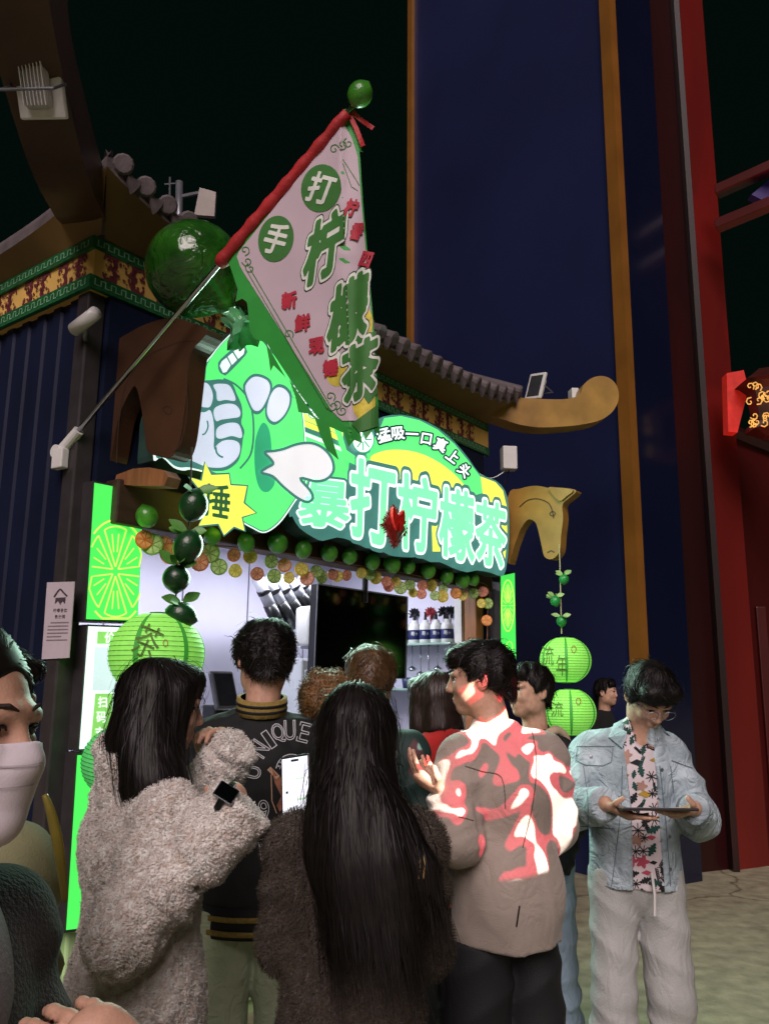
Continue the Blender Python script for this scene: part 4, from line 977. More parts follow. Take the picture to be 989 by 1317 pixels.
# ------------------------------------------------------------------ tower and red gate behind
m_tower = M('tower_blue', '#1c2348', rough=.45, var=.3, vs=.35, spec=.4)
m_towers = M('tower_gloss_blue', '#10152c', rough=.16, var=.1, vs=1., spec=.6, bump=.04, bs=4)
m_gold = M('tower_gold_strip', '#8a5c24', rough=.45, var=.15, vs=3, metal=.2)
def gpt(px, Y): p = at_y(px, YH + 1, Y); return np.array([p[0], p[1], 0.])
TL, TR_ = gpt(529, 10.0), gpt(824, 7.3)
tower = thing('blue_tower', (TL + TR_) / 2, 'tall dark blue tower with gold vertical edge strips behind the booth', 'tower')
td = nrm(TR_ - TL); tn = np.array([td[1], -td[0], 0]); tn = tn if tn[1] < 0 else -tn
H_ = 16.
TB = TR_ - tn * .62
tp_ = .985
def tw(p, z): c = (TL + TR_) / 2 - tn * .5; k = 1 - (1 - 1.015) * z / H_; return c + (p - c) * k + Z * z
MB().add([tw(TL, 0), tw(TR_, 0), tw(TR_, H_), tw(TL, H_), tw(TL - tn * 1.5, 0), tw(TL - tn * 1.5, H_)], [(0, 1, 2, 3), (4, 0, 3, 5)]).build('front_panel', m_tower, tower, fix=False)
TB2 = TR_ - tn * .66
MB().add([tw(TR_, 0), tw(TB2, 0), tw(TB2, H_), tw(TR_, H_)], [(0, 1, 2, 3)]).build('side_panel', m_towers, tower, fix=False)
for p, w in ((TL, .045), (TR_, .065)):
    V = []
    for z in (0, H_):
        for a, b_ in ((-w, -.04), (w, -.04), (w, .05), (-w, .05)): V.append(tw(p + td * a + tn * b_, z))
    obj('gold_strip', V, [(0, 1, 5, 4), (1, 2, 6, 5), (2, 3, 7, 6), (3, 0, 4, 7), (4, 5, 6, 7)], m_gold, tower)
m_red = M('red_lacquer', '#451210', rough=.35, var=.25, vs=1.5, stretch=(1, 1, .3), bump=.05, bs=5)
m_redd = M('dark_red_lacquer', '#260a0a', rough=.4, var=.25, vs=1.5, stretch=(1, 1, .3))  # shaded copy of the lacquer, darkness of the unlit face put into the colour
m_redl = M('bright_red_lacquer', '#641814', rough=.4, var=.25, vs=1.2, stretch=(1, 1, .3))  # lit copy of the lacquer, red light on the pillar put into the colour
gate = thing('red_gate_pillar', gpt(930, 8.3), 'massive dark red lacquered gate pillar right of the blue tower', 'pillar')
def quad_col(name, px0, px1, Y0, Y1, mat, h=14., z0=0., tap=.0, parent=gate):
    a, b_ = gpt(px0, Y0), gpt(px1, Y1); n_ = nrm([-(b_ - a)[1], (b_ - a)[0], 0]); n_ = n_ if n_[1] > 0 else -n_
    mid = (a + b_) / 2
    V = [a + Z * z0, b_ + Z * z0, b_ + n_ * .5 + Z * z0, a + n_ * .5 + Z * z0]; V += [p + (mid - p) * tap + Z * (h - z0) for p in V]
    return obj(name, V, [(0, 1, 5, 4), (1, 2, 6, 5), (2, 3, 7, 6), (3, 0, 4, 7), (4, 5, 6, 7)], mat, parent)
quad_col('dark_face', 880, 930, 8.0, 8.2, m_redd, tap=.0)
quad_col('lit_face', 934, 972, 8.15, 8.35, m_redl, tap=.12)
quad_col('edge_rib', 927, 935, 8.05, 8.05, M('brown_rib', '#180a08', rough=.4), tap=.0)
w_ = thing('red_wall', gpt(985, 9.0), 'low red lacquered wall at the foot of the gate', 'wall')
quad_col('wall_face', 962, 1090, 8.5, 9.3, m_red, h=4.15, parent=w_)
MB().tube([gpt(962, 8.48) + Z * 4.2, gpt(1090, 9.28) + Z * 4.0], .08, 6).build('coping', m_redd, w_)
MB().bbox(gpt(984, 8.6) + Z * 1.2, [1, 0, 0], [0, 1, 0], Z, .05, .05, 1.2, .01).build('post', m_red, w_)
for k, (y0, y1) in enumerate(((247, 218), (291, 266))):
    a, b_ = at_y(921, y0, 7.9), at_y(1030, y1 - 20, 7.4)
    tag(MB().bbox((a + b_) / 2, nrm(b_ - a), np.cross(nrm(b_ - a), Z), Z, np.linalg.norm(b_ - a) / 2, .07, .05, .01).build('red_beam', m_red, None), ('upper' if k == 0 else 'lower') + ' red beam sticking out from the gate pillar', 'beam')
tag(MB().prism([at_y(x, y, 7.7) for x, y in ((966, 250), (989, 231), (1010, 250), (989, 262))], (0, .1, 0)).build('purple_plaque', M('purple_lacquer', '#3a2a6a', rough=.4, emit=.05), None), 'dim purple diamond plaque between the red beams', 'plaque')  # purple light on the plaque put in as colour and faint glow
# carved gold lantern on the gate
lnt = thing('gate_lantern', at_y(985, 580, 7.6), 'small lit hexagonal gate lantern with gold scrolls and red roof', 'lantern')
c = at_y(990, 520, 7.6)
MB().lathe([(.10, -.32), (.24, -.26), (.22, -.2), (.17, -.18), (.2, .12), (.26, .18), (.30, .2), (.12, .33)], c, Z, 6).build('body', M('lantern_wood', '#3a1712', rough=.4), lnt)
for k in range(16):
    b = MB(); x, y = random.uniform(963, 989), random.uniform(495, 548)
    b.tube([at_y(x + (1 + i * .7) * math.cos(i * .9 + k), y + (1 + i * .7) * math.sin(i * .9 + k), 7.37) for i in range(8)], .006, 4)
    b.build('gold_scroll', M('lit_gold', '#e0b060', rough=.3, metal=.6, emit=.7, ecol='#e8b860'), lnt)
rb_ = thing('red_lamp_box', at_y(945, 560, 7.7), 'glowing red panel beside the gate lantern', 'lamp')
MB().prism([at_y(x, y, 7.75) for x, y in ((934, 480), (956, 476), (962, 500), (948, 556), (936, 555))], (0, .12, 0)).build('panel', M('glow_red', '#b02018', rough=.4, emit=.42, ecol='#c22418', var=.3), rb_)
# red floodlight washing the gate
def spot(name, P, T, e, col, ang, blend=.5, size=.1):
    l = bpy.data.lights.new(name, 'SPOT'); l.energy = e; l.color = col; l.spot_size = math.radians(ang); l.spot_blend = blend; l.shadow_soft_size = size
    o = bpy.data.objects.new(name, l); COL.objects.link(o); o.location = P; o.rotation_euler = Vector(np.asarray(T, float) - np.asarray(P, float)).to_track_quat('-Z', 'Y').to_euler(); return o
# ------------------------------------------------------------------ people: smooth-blended solids turned into continuous meshes
class SDF:
    def __init__(s, lo, hi, h):
        s.lo = np.asarray(lo, np.float32); s.h = h; s.n = (np.ceil((np.asarray(hi) - lo) / h).astype(int) + 1)
        s.D = np.full(s.n, .5, np.float32)
    def box(s, a, b, m):
        i0 = np.clip(np.floor((np.minimum(a, b) - m - s.lo) / s.h).astype(int), 0, s.n); i1 = np.clip(np.ceil((np.maximum(a, b) + m - s.lo) / s.h).astype(int) + 1, 0, s.n)
        sl = tuple(slice(i, j) for i, j in zip(i0, i1))
        ax = [s.lo[k] + s.h * np.arange(i0[k], i1[k], dtype=np.float32) for k in range(3)]
        return sl, np.stack(np.meshgrid(*ax, indexing='ij'), -1)
    def put(s, sl, d, k, op):
        E = s.D[sl]
        if op == 'u':
            if k > 0: hh = np.clip(.5 + .5 * (E - d) / k, 0, 1); r = E * (1 - hh) + d * hh - k * hh * (1 - hh)
            else: r = np.minimum(E, d)
        else:       # subtract
            d = -d; hh = np.clip(.5 - .5 * (E - d) / max(k, 1e-4), 0, 1); r = E * (1 - hh) + d * hh + k * hh * (1 - hh)
        s.D[sl] = r
    def cap(s, a, b, r0, r1=None, k=.02, flat=None, ends=(0, 0), op='u', fold=None):
        """tapered capsule; flat=(axis, factor) thins it; ends=(1,1) cuts it square"""
        r1 = r0 if r1 is None else r1; a = np.asarray(a, np.float32); b = np.asarray(b, np.float32); R = max(r0, r1)
        sl, P = s.box(a, b, R + k + 4 * s.h + .01)
        if P.size == 0: return
        q = P - a; ba = b - a; L2 = float(ba @ ba)
        if flat is not None:
            ax = np.asarray(nrm(flat[0]), np.float32); q = q + ax * ((q @ ax)[..., None]) * (1 / flat[1] - 1); ba2 = ba + ax * (ba @ ax) * (1 / flat[1] - 1)
        else: ba2 = ba
        t = np.clip((q @ ba2) / max(float(ba2 @ ba2), 1e-9), 0, 1)
        d = np.linalg.norm(q - t[..., None] * ba2, axis=-1) - (r0 + (r1 - r0) * t)
        if flat is not None: d = d * (.5 + .5 * flat[1])
        L = math.sqrt(L2) + 1e-9
        if fold is not None:      # creases round a sleeve: (amplitude, count)
            u = (P - a) @ (ba / L) / L; w = (P - a) @ np.asarray(nrm(np.cross(ba, [.3, .5, .8])), np.float32)
            d = d - fold[0] * (1.1 - 2.2 * np.abs(np.sin(u * 3.1416 * fold[1] + 14 * w + (fold[2] if len(fold) > 2 else 0)))) * np.clip(np.sin(np.clip(u, 0, 1) * 3.14) + .3, 0, 1)
        if ends[1]: d = np.maximum(d, (P - b) @ (ba / L))
        if ends[0]: d = np.maximum(d, (P - a) @ (-ba / L))
        s.put(sl, d, k, op)
    def ell(s, c, r, k=.02, B=None, op='u'):
        c = np.asarray(c, np.float32); r = np.asarray(r, np.float32); R = float(r.max())
        sl, P = s.box(c, c, R + k + 4 * s.h + .01)
        if P.size == 0: return
        q = P - c
        if B is not None: q = q @ np.asarray(B, np.float32)
        k0 = np.linalg.norm(q / r, axis=-1); k1 = np.linalg.norm(q / (r * r), axis=-1) + 1e-9
        s.put(sl, k0 * (k0 - 1) / k1, k, op)
    def cut(s, p, n, keep=None):
        """remove everything on the side the normal points to"""
        i = np.indices(s.n, dtype=np.float32); n = np.asarray(nrm(n), np.float32)
        d = sum((s.lo[k] + s.h * i[k] - p[k]) * n[k] for k in range(3)); s.D = np.maximum(s.D, d)
    def noise(s, amp, sc, seed=0, stretch=(1, 1, 1), ridge=False, band=.035, n=7):
        r = np.random.default_rng(seed); idx = np.argwhere(np.abs(s.D) < band); P = s.lo + idx * s.h; f = np.zeros(len(P))
        for i in range(n):
            w = r.normal(0, 1, 3); w = w / np.linalg.norm(w) * sc * r.uniform(.6, 1.7) * np.asarray(stretch); v = np.sin(P @ w + r.uniform(0, 6.28))
            f += (1 - 2 * np.abs(v)) if ridge else v
        s.D[idx[:, 0], idx[:, 1], idx[:, 2]] -= (amp * f / math.sqrt(n)).astype(np.float32)
    def sample(s, P):
        q = (P - s.lo) / s.h; i = np.clip(np.floor(q).astype(int), 0, s.n - 2); f = np.clip(q - i, 0, 1); r = 0
        for a in (0, 1):
            for b in (0, 1):
                for c in (0, 1):
                    w = (f[:, 0] if a else 1 - f[:, 0]) * (f[:, 1] if b else 1 - f[:, 1]) * (f[:, 2] if c else 1 - f[:, 2]); r = r + w * s.D[i[:, 0] + a, i[:, 1] + b, i[:, 2] + c]
        return r
    def grad(s, P, e=.004):
        g = np.stack([s.sample(P + np.eye(3)[k] * e) - s.sample(P - np.eye(3)[k] * e) for k in range(3)], -1); return g / (np.linalg.norm(g, axis=1, keepdims=True) + 1e-9)
    def mesh(s):
        D = s.D.copy(); 
        for ax in range(3):
            sl0 = [slice(None)] * 3; sl0[ax] = 0; D[tuple(sl0)] = np.maximum(D[tuple(sl0)], .01); sl0[ax] = -1; D[tuple(sl0)] = np.maximum(D[tuple(sl0)], .01)
        I = D < 0; n = np.array(I.shape)
        c = np.zeros(n - 1, np.int8)
        for a in (0, 1):
            for b in (0, 1):
                for e in (0, 1): c += I[a:n[0] - 1 + a, b:n[1] - 1 + b, e:n[2] - 1 + e]
        act = np.argwhere((c > 0) & (c < 8)); idm = np.full(n - 1, -1, np.int64); idm[tuple(act.T)] = np.arange(len(act))
        S = np.zeros((len(act), 3)); W = np.zeros(len(act))
        cor = [(a, b, e) for a in (0, 1) for b in (0, 1) for e in (0, 1)]
        for p in cor:
            for ax in range(3):
                if p[ax] == 1: continue
                q = list(p); q[ax] = 1
                dp = D[act[:, 0] + p[0], act[:, 1] + p[1], act[:, 2] + p[2]]; dq = D[act[:, 0] + q[0], act[:, 1] + q[1], act[:, 2] + q[2]]
                m_ = (dp < 0) != (dq < 0); t = np.where(m_, dp / np.where(m_, dp - dq, 1), 0)
                pos = np.array(p, float)[None] + np.eye(3)[ax][None] * t[:, None]; S += pos * m_[:, None]; W += m_
        V = s.lo + (act + S / np.maximum(W, 1)[:, None]) * s.h
        Fs = []
        for ax in range(3):
            o1, o2 = [(1, 2), (2, 0), (0, 1)][ax]
            sa = [slice(None)] * 3; sb = [slice(None)] * 3; sa[ax] = slice(0, -1); sb[ax] = slice(1, None)
            e = np.argwhere(I[tuple(sa)] != I[tuple(sb)]); e = e[(e[:, o1] > 0) & (e[:, o2] > 0) & (e[:, o1] < n[o1] - 1) & (e[:, o2] < n[o2] - 1)]
            inside = I[tuple(e.T)]
            def cell(d1, d2):
                q = e.copy(); q[:, o1] += d1; q[:, o2] += d2; return idm[tuple(q.T)]
            Q = np.stack([cell(-1, -1), cell(0, -1), cell(0, 0), cell(-1, 0)], 1); Q[~inside] = Q[~inside][:, ::-1]; Fs.append(Q)
        F = np.concatenate(Fs); F = F[(F >= 0).all(1)]
        return V, F

SKIN = M('skin', '#bf947a', rough=.55, var=.12, vs=45, bump=.12, bs=320, detail=8, col2='#c89c86')
LIPS = M('lips', '#a8625c', rough=.4)
EYEW = M('eye_white', '#cfc9c4', rough=.2); EYEB = M('eye_iris', '#150d0a', rough=.1)
HAIR = M('black_hair', '#15110f', rough=.5, var=.4, vs=40, spec=.3)
HAIRB = M('brown_hair', '#5a4028', rough=.4, var=.4, vs=40)
HAIRC = M('curly_brown_hair', '#7a5630', rough=.5, var=.4, vs=40)
HAIRD = M('dark_brown_hair', '#2a1c18', rough=.42, var=.4, vs=40, spec=.4)
class Person:
    def __init__(s, label, px, Y, heading, h, pose=None, yaw=0, pitch=0, roll=0, name='person', cat='person', group=None):
        s.label = label; s.s = h / 1.7; a = math.radians(heading); s.fw = np.array([math.sin(a), math.cos(a), 0]); s.rt = np.array([math.cos(a), -math.sin(a), 0])
        s.o = gpt(px, Y); s.cat = cat; s.group = group
        J = {'pel': (0, 0, .95), 'chest': (0, 0, 1.22), 'neck': (0, -.01, 1.43), 'head': (0, .02, 1.585)}
        for sg_, n in ((-1, 'L'), (1, 'R')):
            J.update({'hip' + n: (sg_ * .085, 0, .90), 'knee' + n: (sg_ * .105, .015, .49), 'ank' + n: (sg_ * .115, -.02, .09), 'sh' + n: (sg_ * .152, -.01, 1.335), 'el' + n: (sg_ * .195, -.03, 1.07), 'wr' + n: (sg_ * .18, .08, .88)})
        s.J = {k: np.array(v, float) for k, v in J.items()}
        for k, v in (pose or {}).items():
            s.J[k] = s.loc(*v[1:]) if v[0] == 'px' else np.array(v, float)
        y, p, r = map(math.radians, (yaw, pitch, roll))
        Ry = np.array([[math.cos(y), math.sin(y), 0], [-math.sin(y), math.cos(y), 0], [0, 0, 1]])
        Rp = np.array([[1, 0, 0], [0, math.cos(p), math.sin(p)], [0, -math.sin(p), math.cos(p)]])
        Rr = np.array([[math.cos(r), 0, math.sin(r)], [0, 1, 0], [-math.sin(r), 0, math.cos(r)]])
        s.HB = Ry @ Rp @ Rr        # columns: head right, fwd, up
        s.body = None
    def loc(s, x, y, Y):
        q = at_y(x, y, Y) - s.o; return np.array([q @ s.rt, q @ s.fw, q[2]]) / s.s
    def W(s, V): V = np.atleast_2d(V) * s.s; return s.o + V[:, :1] * s.rt + V[:, 1:2] * s.fw + V[:, 2:3] * Z
    def H(s, p): return s.J['head'] + s.HB @ np.asarray(p, float)
    def head(s, S, inf=0., ears=True, neck=True):
        H, B = s.H, s.HB; i = inf
        S.ell(H((0, -.012, .028)), (.074 + i, .092 + i, .086 + i), .02, B)
        S.ell(H((0, .022, -.03)), (.061 + i, .066 + i, .080 + i), .03, B)
        S.cap(H((0, .03, -.07)), H((0, .058, -.093)), .034 + i, .021 + i, .03)
        S.ell(H((.047, .012, -.062)), (.02 + i, .035 + i, .03 + i), .03, B); S.ell(H((-.047, .012, -.062)), (.02 + i, .035 + i, .03 + i), .03, B)
        for x in (-1, 1):
            S.ell(H((x * .034, .064, -.028)), (.022 + i, .016 + i, .02 + i), .02, B)
            if not inf:
                S.ell(H((x * .031, .092, .004)), (.019, .013, .010), .012, B, 'sub'); S.ell(H((x * .031, .0735, .0150)), (.018, .0125, .0085), .004, B); S.ell(H((x * .031, .0725, -.0085)), (.017, .011, .0075), .004, B)
            S.cap(H((x * .012, .083, .022)), H((x * .046, .070, .021)), .009 + i, .007 + i, .015)
        S.cap(H((0, .084, .012)), H((0, .101, -.030)), .007 + i, .0115 + i, .012)
        for x in (-1, 1): S.ell(H((x * .012, .092, -.034)), (.0095 + i, .011 + i, .008 + i), .008, B)
        if not inf:
            S.cap(H((-.02, .076, -.061)), H((.02, .076, -.061)), .0075, .0075, .008); S.cap(H((-.012, .083, -.060)), H((.012, .083, -.060)), .0065, .0065, .006)
            S.cap(H((-.012, .080, -.072)), H((.012, .080, -.072)), .008, .008, .008)
        if ears:
            for x in (-1, 1):
                S.ell(H((x * .077, -.012, -.008)), (.010, .021, .032), .008, B @ np.array([[math.cos(.35 * x), -math.sin(.35 * x), 0], [math.sin(.35 * x), math.cos(.35 * x), 0], [0, 0, 1]]))
                S.ell(H((x * .087, -.006, -.004)), (.006, .011, .018), .006, B, 'sub')
        if neck:
            S.cap(s.J['neck'] + [0, -.01, -.04], H((0, -.022, -.06)), .056 + i, .052 + i, .03)
    def eyes(s, parent):
        for x in (-1, 1):
            c = s.W(s.H((x * .031, .0725, .003)))[0]; f_ = nrm(s.W(s.H((x * .031, .2, .0)))[0] - c); r = .0115 * s.s
            e = MB().lathe([(r * math.sin(t), -r * math.cos(t)) for t in np.linspace(.05, 3.09, 9)], c, f_, 12).build('eye', EYEW, parent, True)
            MB().lathe([(.0066, r * .83), (.0048, r * .94), (.001, r * 1.01)], c, f_, 12).build('iris', EYEB, e, True)
            b = MB().tube([s.W(s.H(p))[0] for p in ((x * .012, .0915, .024), (x * .026, .0895, .030), (x * .040, .079, .029), (x * .049, .068, .023))], [.0016, .0028, .0024, .0008], 6); b.build('brow', M('brow_hair', '#2a1f1a', rough=.7), parent)
            b = MB().tube([s.W(s.H(p))[0] for p in ((x * .016, .0825, .003), (x * .024, .0865, .0068), (x * .034, .0858, .0075), (x * .046, .0765, .003))], [.0012, .002, .002, .001], 5); b.build('eyelid', HAIR, parent)
        L = MB()
        for z_, y_ in ((-.062, .0875), (-.0705, .0865)):
            L.tube([s.W(s.H(p))[0] for p in ((-.021, y_ - .012, -.066), (-.010, y_ - .0025, z_), (0, y_, z_ + .001), (.010, y_ - .0025, z_), (.021, y_ - .012, -.066))], [.001, .0034, .004, .0034, .001], 6)
        L.build('lips', LIPS, parent, True)
    def hand(s, S, side_, dirv, palm, curl=.5, thumb=.6, spread=1., sc=1.):
        """palm, four fingers and a thumb from the wrist; palm = direction the palm faces"""
        w = s.J['wr' + side_]; d = nrm(dirv); p = nrm(np.asarray(palm, float) - d * (np.asarray(palm, float) @ d)); t = np.cross(d, p) if side_ == 'R' else np.cross(p, d)
        S.cap(w + d * .012, w + d * .075, .027 * sc, .037 * sc, .012, flat=(p, .5))
        tips = []
        for i, (o_, L0, r) in enumerate(((.029, .040, .0088), (.010, .045, .0092), (-.009, .042, .0088), (-.027, .033, .0078))):
            a = w + d * (.082 - .006 * (i == 3)) * sc + t * o_ * spread * sc; dd = d + t * o_ * 1.2 * (spread - .6); ang = 0; cu = curl if not hasattr(curl, '__len__') else curl[i]
            a = a - d * .012
            for j, (lf, rf) in enumerate(((1.1, 1.), (.72, .92), (.55, .82))):
                ang += cu * (1., 1.25, .8)[j]; b = a + (nrm(dd) * math.cos(ang) + p * math.sin(ang)) * L0 * lf * sc; S.cap(a, b, r * rf * sc, r * rf * .93 * sc, .004); a = b
            tips.append(a)
        a = w + d * .028 * sc + t * .026 * sc; b = a + nrm(d * .55 + t * .75 + p * thumb * .5) * .038 * sc; c = b + nrm(d * .85 + t * .15 + p * thumb) * .030 * sc
        S.cap(w + d * .02 + t * .01, a, .017 * sc, .014 * sc, .012); S.cap(a, b, .0125 * sc, .0105 * sc, .006); S.cap(b, c, .0105 * sc, .0088 * sc, .005)
        return tips
    def build_body(s, h=.007, hands=None, faces=True, ears=True, mat=None):
        J = s.J; P = np.array(list(J.values())); S = SDF(P.min(0) - [.22, .26, .12], P.max(0) + [.22, .28, .16], h)
        s.head(S, ears=ears)
        S.cap(J['pel'], J['chest'], .112, .12, .05, flat=((0, 1, 0), .68)); S.cap(J['shL'] * [.7, 1, 1] - [0, 0, .01], J['shR'] * [.7, 1, 1] - [0, 0, .01], .056, .056, .05)
        for n in 'LR':
            S.cap(J['sh' + n], J['el' + n], .044, .036, .03); S.cap(J['el' + n], J['wr' + n], .04, .027, .02)
            S.cap(J['hip' + n], J['knee' + n], .066, .05, .03); S.cap(J['knee' + n], J['ank' + n], .055, .036, .02)
            S.cap(J['ank' + n] + [0, -.02, -.045], J['ank' + n] + [0, .13, -.06], .036, .03, .02)
            sp = (hands or {}).get(n)
            if sp is None: sp = dict(dirv=J['wr' + n] - J['el' + n] + [0, .02, 0], palm=(-.8 if n == 'R' else .8, .2, 0), curl=.35)
            s.hand(S, n, **sp)
        V, F = S.mesh(); o = obj('person', s.W(V), F, mat or SKIN, None, True, origin=s.o); tag(o, s.label, s.cat, s.group); s.body = o
        if faces: s.eyes(o)
        return o
    def garment(s, name, mat, fn, h=.009, pad=.30, parent=None):
        P = np.array(list(s.J.values())); S = SDF(P.min(0) - [pad, pad, .1], P.max(0) + [pad, pad, .15], h); fn(S, s.J)
        V, F = S.mesh(); Wv = s.W(V); o = obj(name, Wv, F, mat, parent or s.body, True); s.last = (Wv, F, S); return o
    def jacket(s, S, hem=.82, ch=.15, wa=.15, fl=.68, sl=(.066, .062, .05), sh=.070, cuff=.0, fold=.006, low=None, kk=.022):
        J = s.J; c = np.array([J['chest'][0], J['chest'][1], 0])
        S.cap((J['pel'][0], J['pel'][1], hem), J['chest'] + [0, 0, .03], wa, ch, kk, flat=((0, 1, 0), fl), ends=(1, 0))
        S.cap(J['shL'] * [.72, 1, 1] - [0, 0, .0], J['shR'] * [.72, 1, 1] - [0, 0, .0], sh, sh, .05)
        for n in 'LR': S.cap(J['neck'] * [.6, 1, 1] - [0, .01, .045], J['sh' + n] * [.85, 1, 1] + [0, 0, .012], sh * .74, sh * .80, .03)
        S.ell(J['chest'] + [0, -.01, .02], (ch + .005, ch * fl + .012, .14), .04)
        for i, n in enumerate('LR'):
            f_ = nrm(J['wr' + n] - J['el' + n])
            S.cap(J['sh' + n], J['el' + n], sl[0], sl[1], kk, fold=(fold, 2.5, i * 2.)); S.cap(J['el' + n], J['wr' + n] + f_ * (.0 + cuff), sl[1], sl[2], .03, ends=(0, 1), fold=(fold, 3.5, i + 1.))
    def trousers(s, name, mat, r=(.10, .085, .085), rise=1.0, fold=.005, h=.010, parent=None, seed=0):
        def f(S, J):
            S.ell(J['pel'] - [0, 0, .04], (.150, .112, .16), .03)
            for i, n in enumerate('LR'):
                S.cap(J['hip' + n], J['knee' + n], r[0], r[1], .015, fold=(fold * .6, 3, i)); S.cap(J['knee' + n], J['ank' + n], r[1], r[2], .015, ends=(0, 1), fold=(fold, 4, 2 * i))
            S.noise(fold * .8, 22, seed, (1, 1, .35)); S.cut((0, 0, rise), (0, 0, 1))
        return s.garment(name, mat, f, h, .18, parent)
    def shoes(s, mat):
        for n in 'LR':
            a = s.J['ank' + n]; P = a; S = SDF(a - [.08, .12, .1], a + [.08, .24, .06], .008)
            S.cap(a + [0, -.025, -.05], a + [0, .15, -.062], .042, .036, .02); S.cap(a + [0, -.01, -.04], a + [0, 0, .0], .045, .044, .02, ends=(0, 1)); S.cut(a - [0, 0, .09], (0, 0, -1))
            V, F = S.mesh(); obj('shoe', s.W(V), F, mat, s.body, True)
    # ---- hair
    def hair(s, mat, fn, n, L, seg=6, width=.0022, flow=None, lift=.003, loose=.15, jit=.12, h=.006, roots=None, seed=1, box=None, taper=.2, name='hair', vary=.35, free_z=None, fly=.04):
        hd_ = s.J['head']; lo, hi = box if box else ((-.2, -.2, -.2), (.2, .2, .2)); S = SDF(hd_ + lo, hd_ + hi, h); fn(S)
        V, F = S.mesh(); o = obj(name, s.W(V), F, mat, s.body, True); s.hairS = S
        r = np.random.default_rng(seed); tri_c = V[F[:, :]].mean(1)
        q = (tri_c - hd_) @ s.HB; m_ = np.ones(len(q), bool) if roots is None else roots(q)
        idx = np.where(m_)[0]; pick = r.choice(idx, n); f_ = F[pick]; w = r.dirichlet((1, 1, 1, 1), n); P = (V[f_] * w[..., None]).sum(1)
        Ls = L * (1 + r.uniform(-vary, vary, n)); pts = [P]; nr = []; jv = r.normal(0, jit, (n, 3)); lf = r.uniform(-.25, 1, n) * lift; fm = r.random(n) < fly; jv[fm] *= 2.5; lf[fm] *= 4; fr = r.random(n) * .05
        for k in range(seg):
            g = S.grad(P); q = (P - hd_) @ s.HB; d = flow(q, P - hd_, g) + jv + r.normal(0, jit * .3, (n, 3)); d = d / (np.linalg.norm(d, axis=1, keepdims=True) + 1e-9)
            dn = (d * g).sum(1, keepdims=True); gm = np.ones((n, 1)) if free_z is None else ((P - hd_)[:, 2:3] > free_z - fr[:, None]).astype(float); d = d - g * dn * (1 - loose) * gm; d = d / (np.linalg.norm(d, axis=1, keepdims=True) + 1e-9)
            nr.append(g); P = P + d * (Ls / seg)[:, None]; ds = S.sample(P); on = (np.abs(ds) < .05)
            if free_z is not None: on = on & ((P - hd_)[:, 2] > free_z - fr)
            P = P + S.grad(P) * ((lf - ds) * (1 - loose) * on)[:, None]; pts.append(P)
        nr.append(nr[-1]); Vs = []; 
        for k in range(seg + 1):
            t = pts[min(k + 1, seg)] - pts[max(k - 1, 0)]; sd_ = np.cross(t, nr[k] + r.normal(0, .25, (n, 3))); sd_ = sd_ / (np.linalg.norm(sd_, axis=1, keepdims=True) + 1e-9); wd_ = width * (1 - (1 - taper) * (k / seg) ** 1.5)
            Vs += [pts[k] - sd_ * wd_, pts[k] + sd_ * wd_]
        VV = np.stack(Vs, 1).reshape(-1, 3); m2 = 2 * (seg + 1); b0 = (np.arange(n) * m2)[:, None]
        FF = np.concatenate([b0 + np.array([[2 * k, 2 * k + 1, 2 * k + 3, 2 * k + 2]]) for k in range(seg)])
        st = obj('hair_strands', s.W(VV), FF, mat, o, True); st['kind'] = 'stuff'
        return o
    def cap_hair(s, S, r=(.084, .101, .098), c=(0, -.016, .030), front=(0, .078, .062), n=(0, .62, -.78), back=-.075, side_=None):
        H = s.H; S.ell(H(c), r, .0, s.HB); S.cap(H((-.0, -.05, -.02)), H((0, -.055, -.06)), .066, .052, .02)
        S.cut(H(front), s.HB @ np.array(n)); 
        S.noise(.0025, 70, 3, (1, 1, 1))
def fuzz(o_parent, Wv, F, n, L, width, mat, seed, curl=1., vis=None, name='pile'):
    """short curled fibres standing on a cloth surface"""
    r = np.random.default_rng(seed); A = Wv[F]; nrmv = np.cross(A[:, 2] - A[:, 0], A[:, 3] - A[:, 1]); ar = np.linalg.norm(nrmv, axis=1); nrmv /= ar[:, None] + 1e-12
    cc = A.mean(1); vw = CAM - cc; face = (nrmv * vw).sum(1) > -.25 * np.linalg.norm(vw, axis=1); pr = ar * face
    if vis is not None: pr = pr * vis(cc)
    pick = r.choice(len(F), n, p=pr / pr.sum()); w = r.dirichlet((1, 1, 1, 1), n); P = (A[pick] * w[..., None]).sum(1); N_ = nrmv[pick]
    u = np.cross(N_, r.normal(0, 1, (n, 3))); u /= np.linalg.norm(u, axis=1, keepdims=True) + 1e-9; sd_ = np.cross(N_, u); Vs = []
    Ls = (L * r.uniform(.6, 1.3, n))[:, None]
    for k in range(4):
        a = k / 3 * curl * 2.2; c = P - N_ * .001 + (N_ * math.sin(a) + u * (1 - math.cos(a))) * Ls / max(.6, curl); wd_ = width * (1 - .6 * k / 3)
        Vs += [c - sd_ * wd_, c + sd_ * wd_]
    V = np.stack(Vs, 1).reshape(-1, 3); b0 = (np.arange(n) * 8)[:, None]; FF = np.concatenate([b0 + np.array([[2 * k, 2 * k + 1, 2 * k + 3, 2 * k + 2]]) for k in range(3)])
    o = obj(name, V, FF, mat, o_parent, True); o['kind'] = 'stuff'; return o
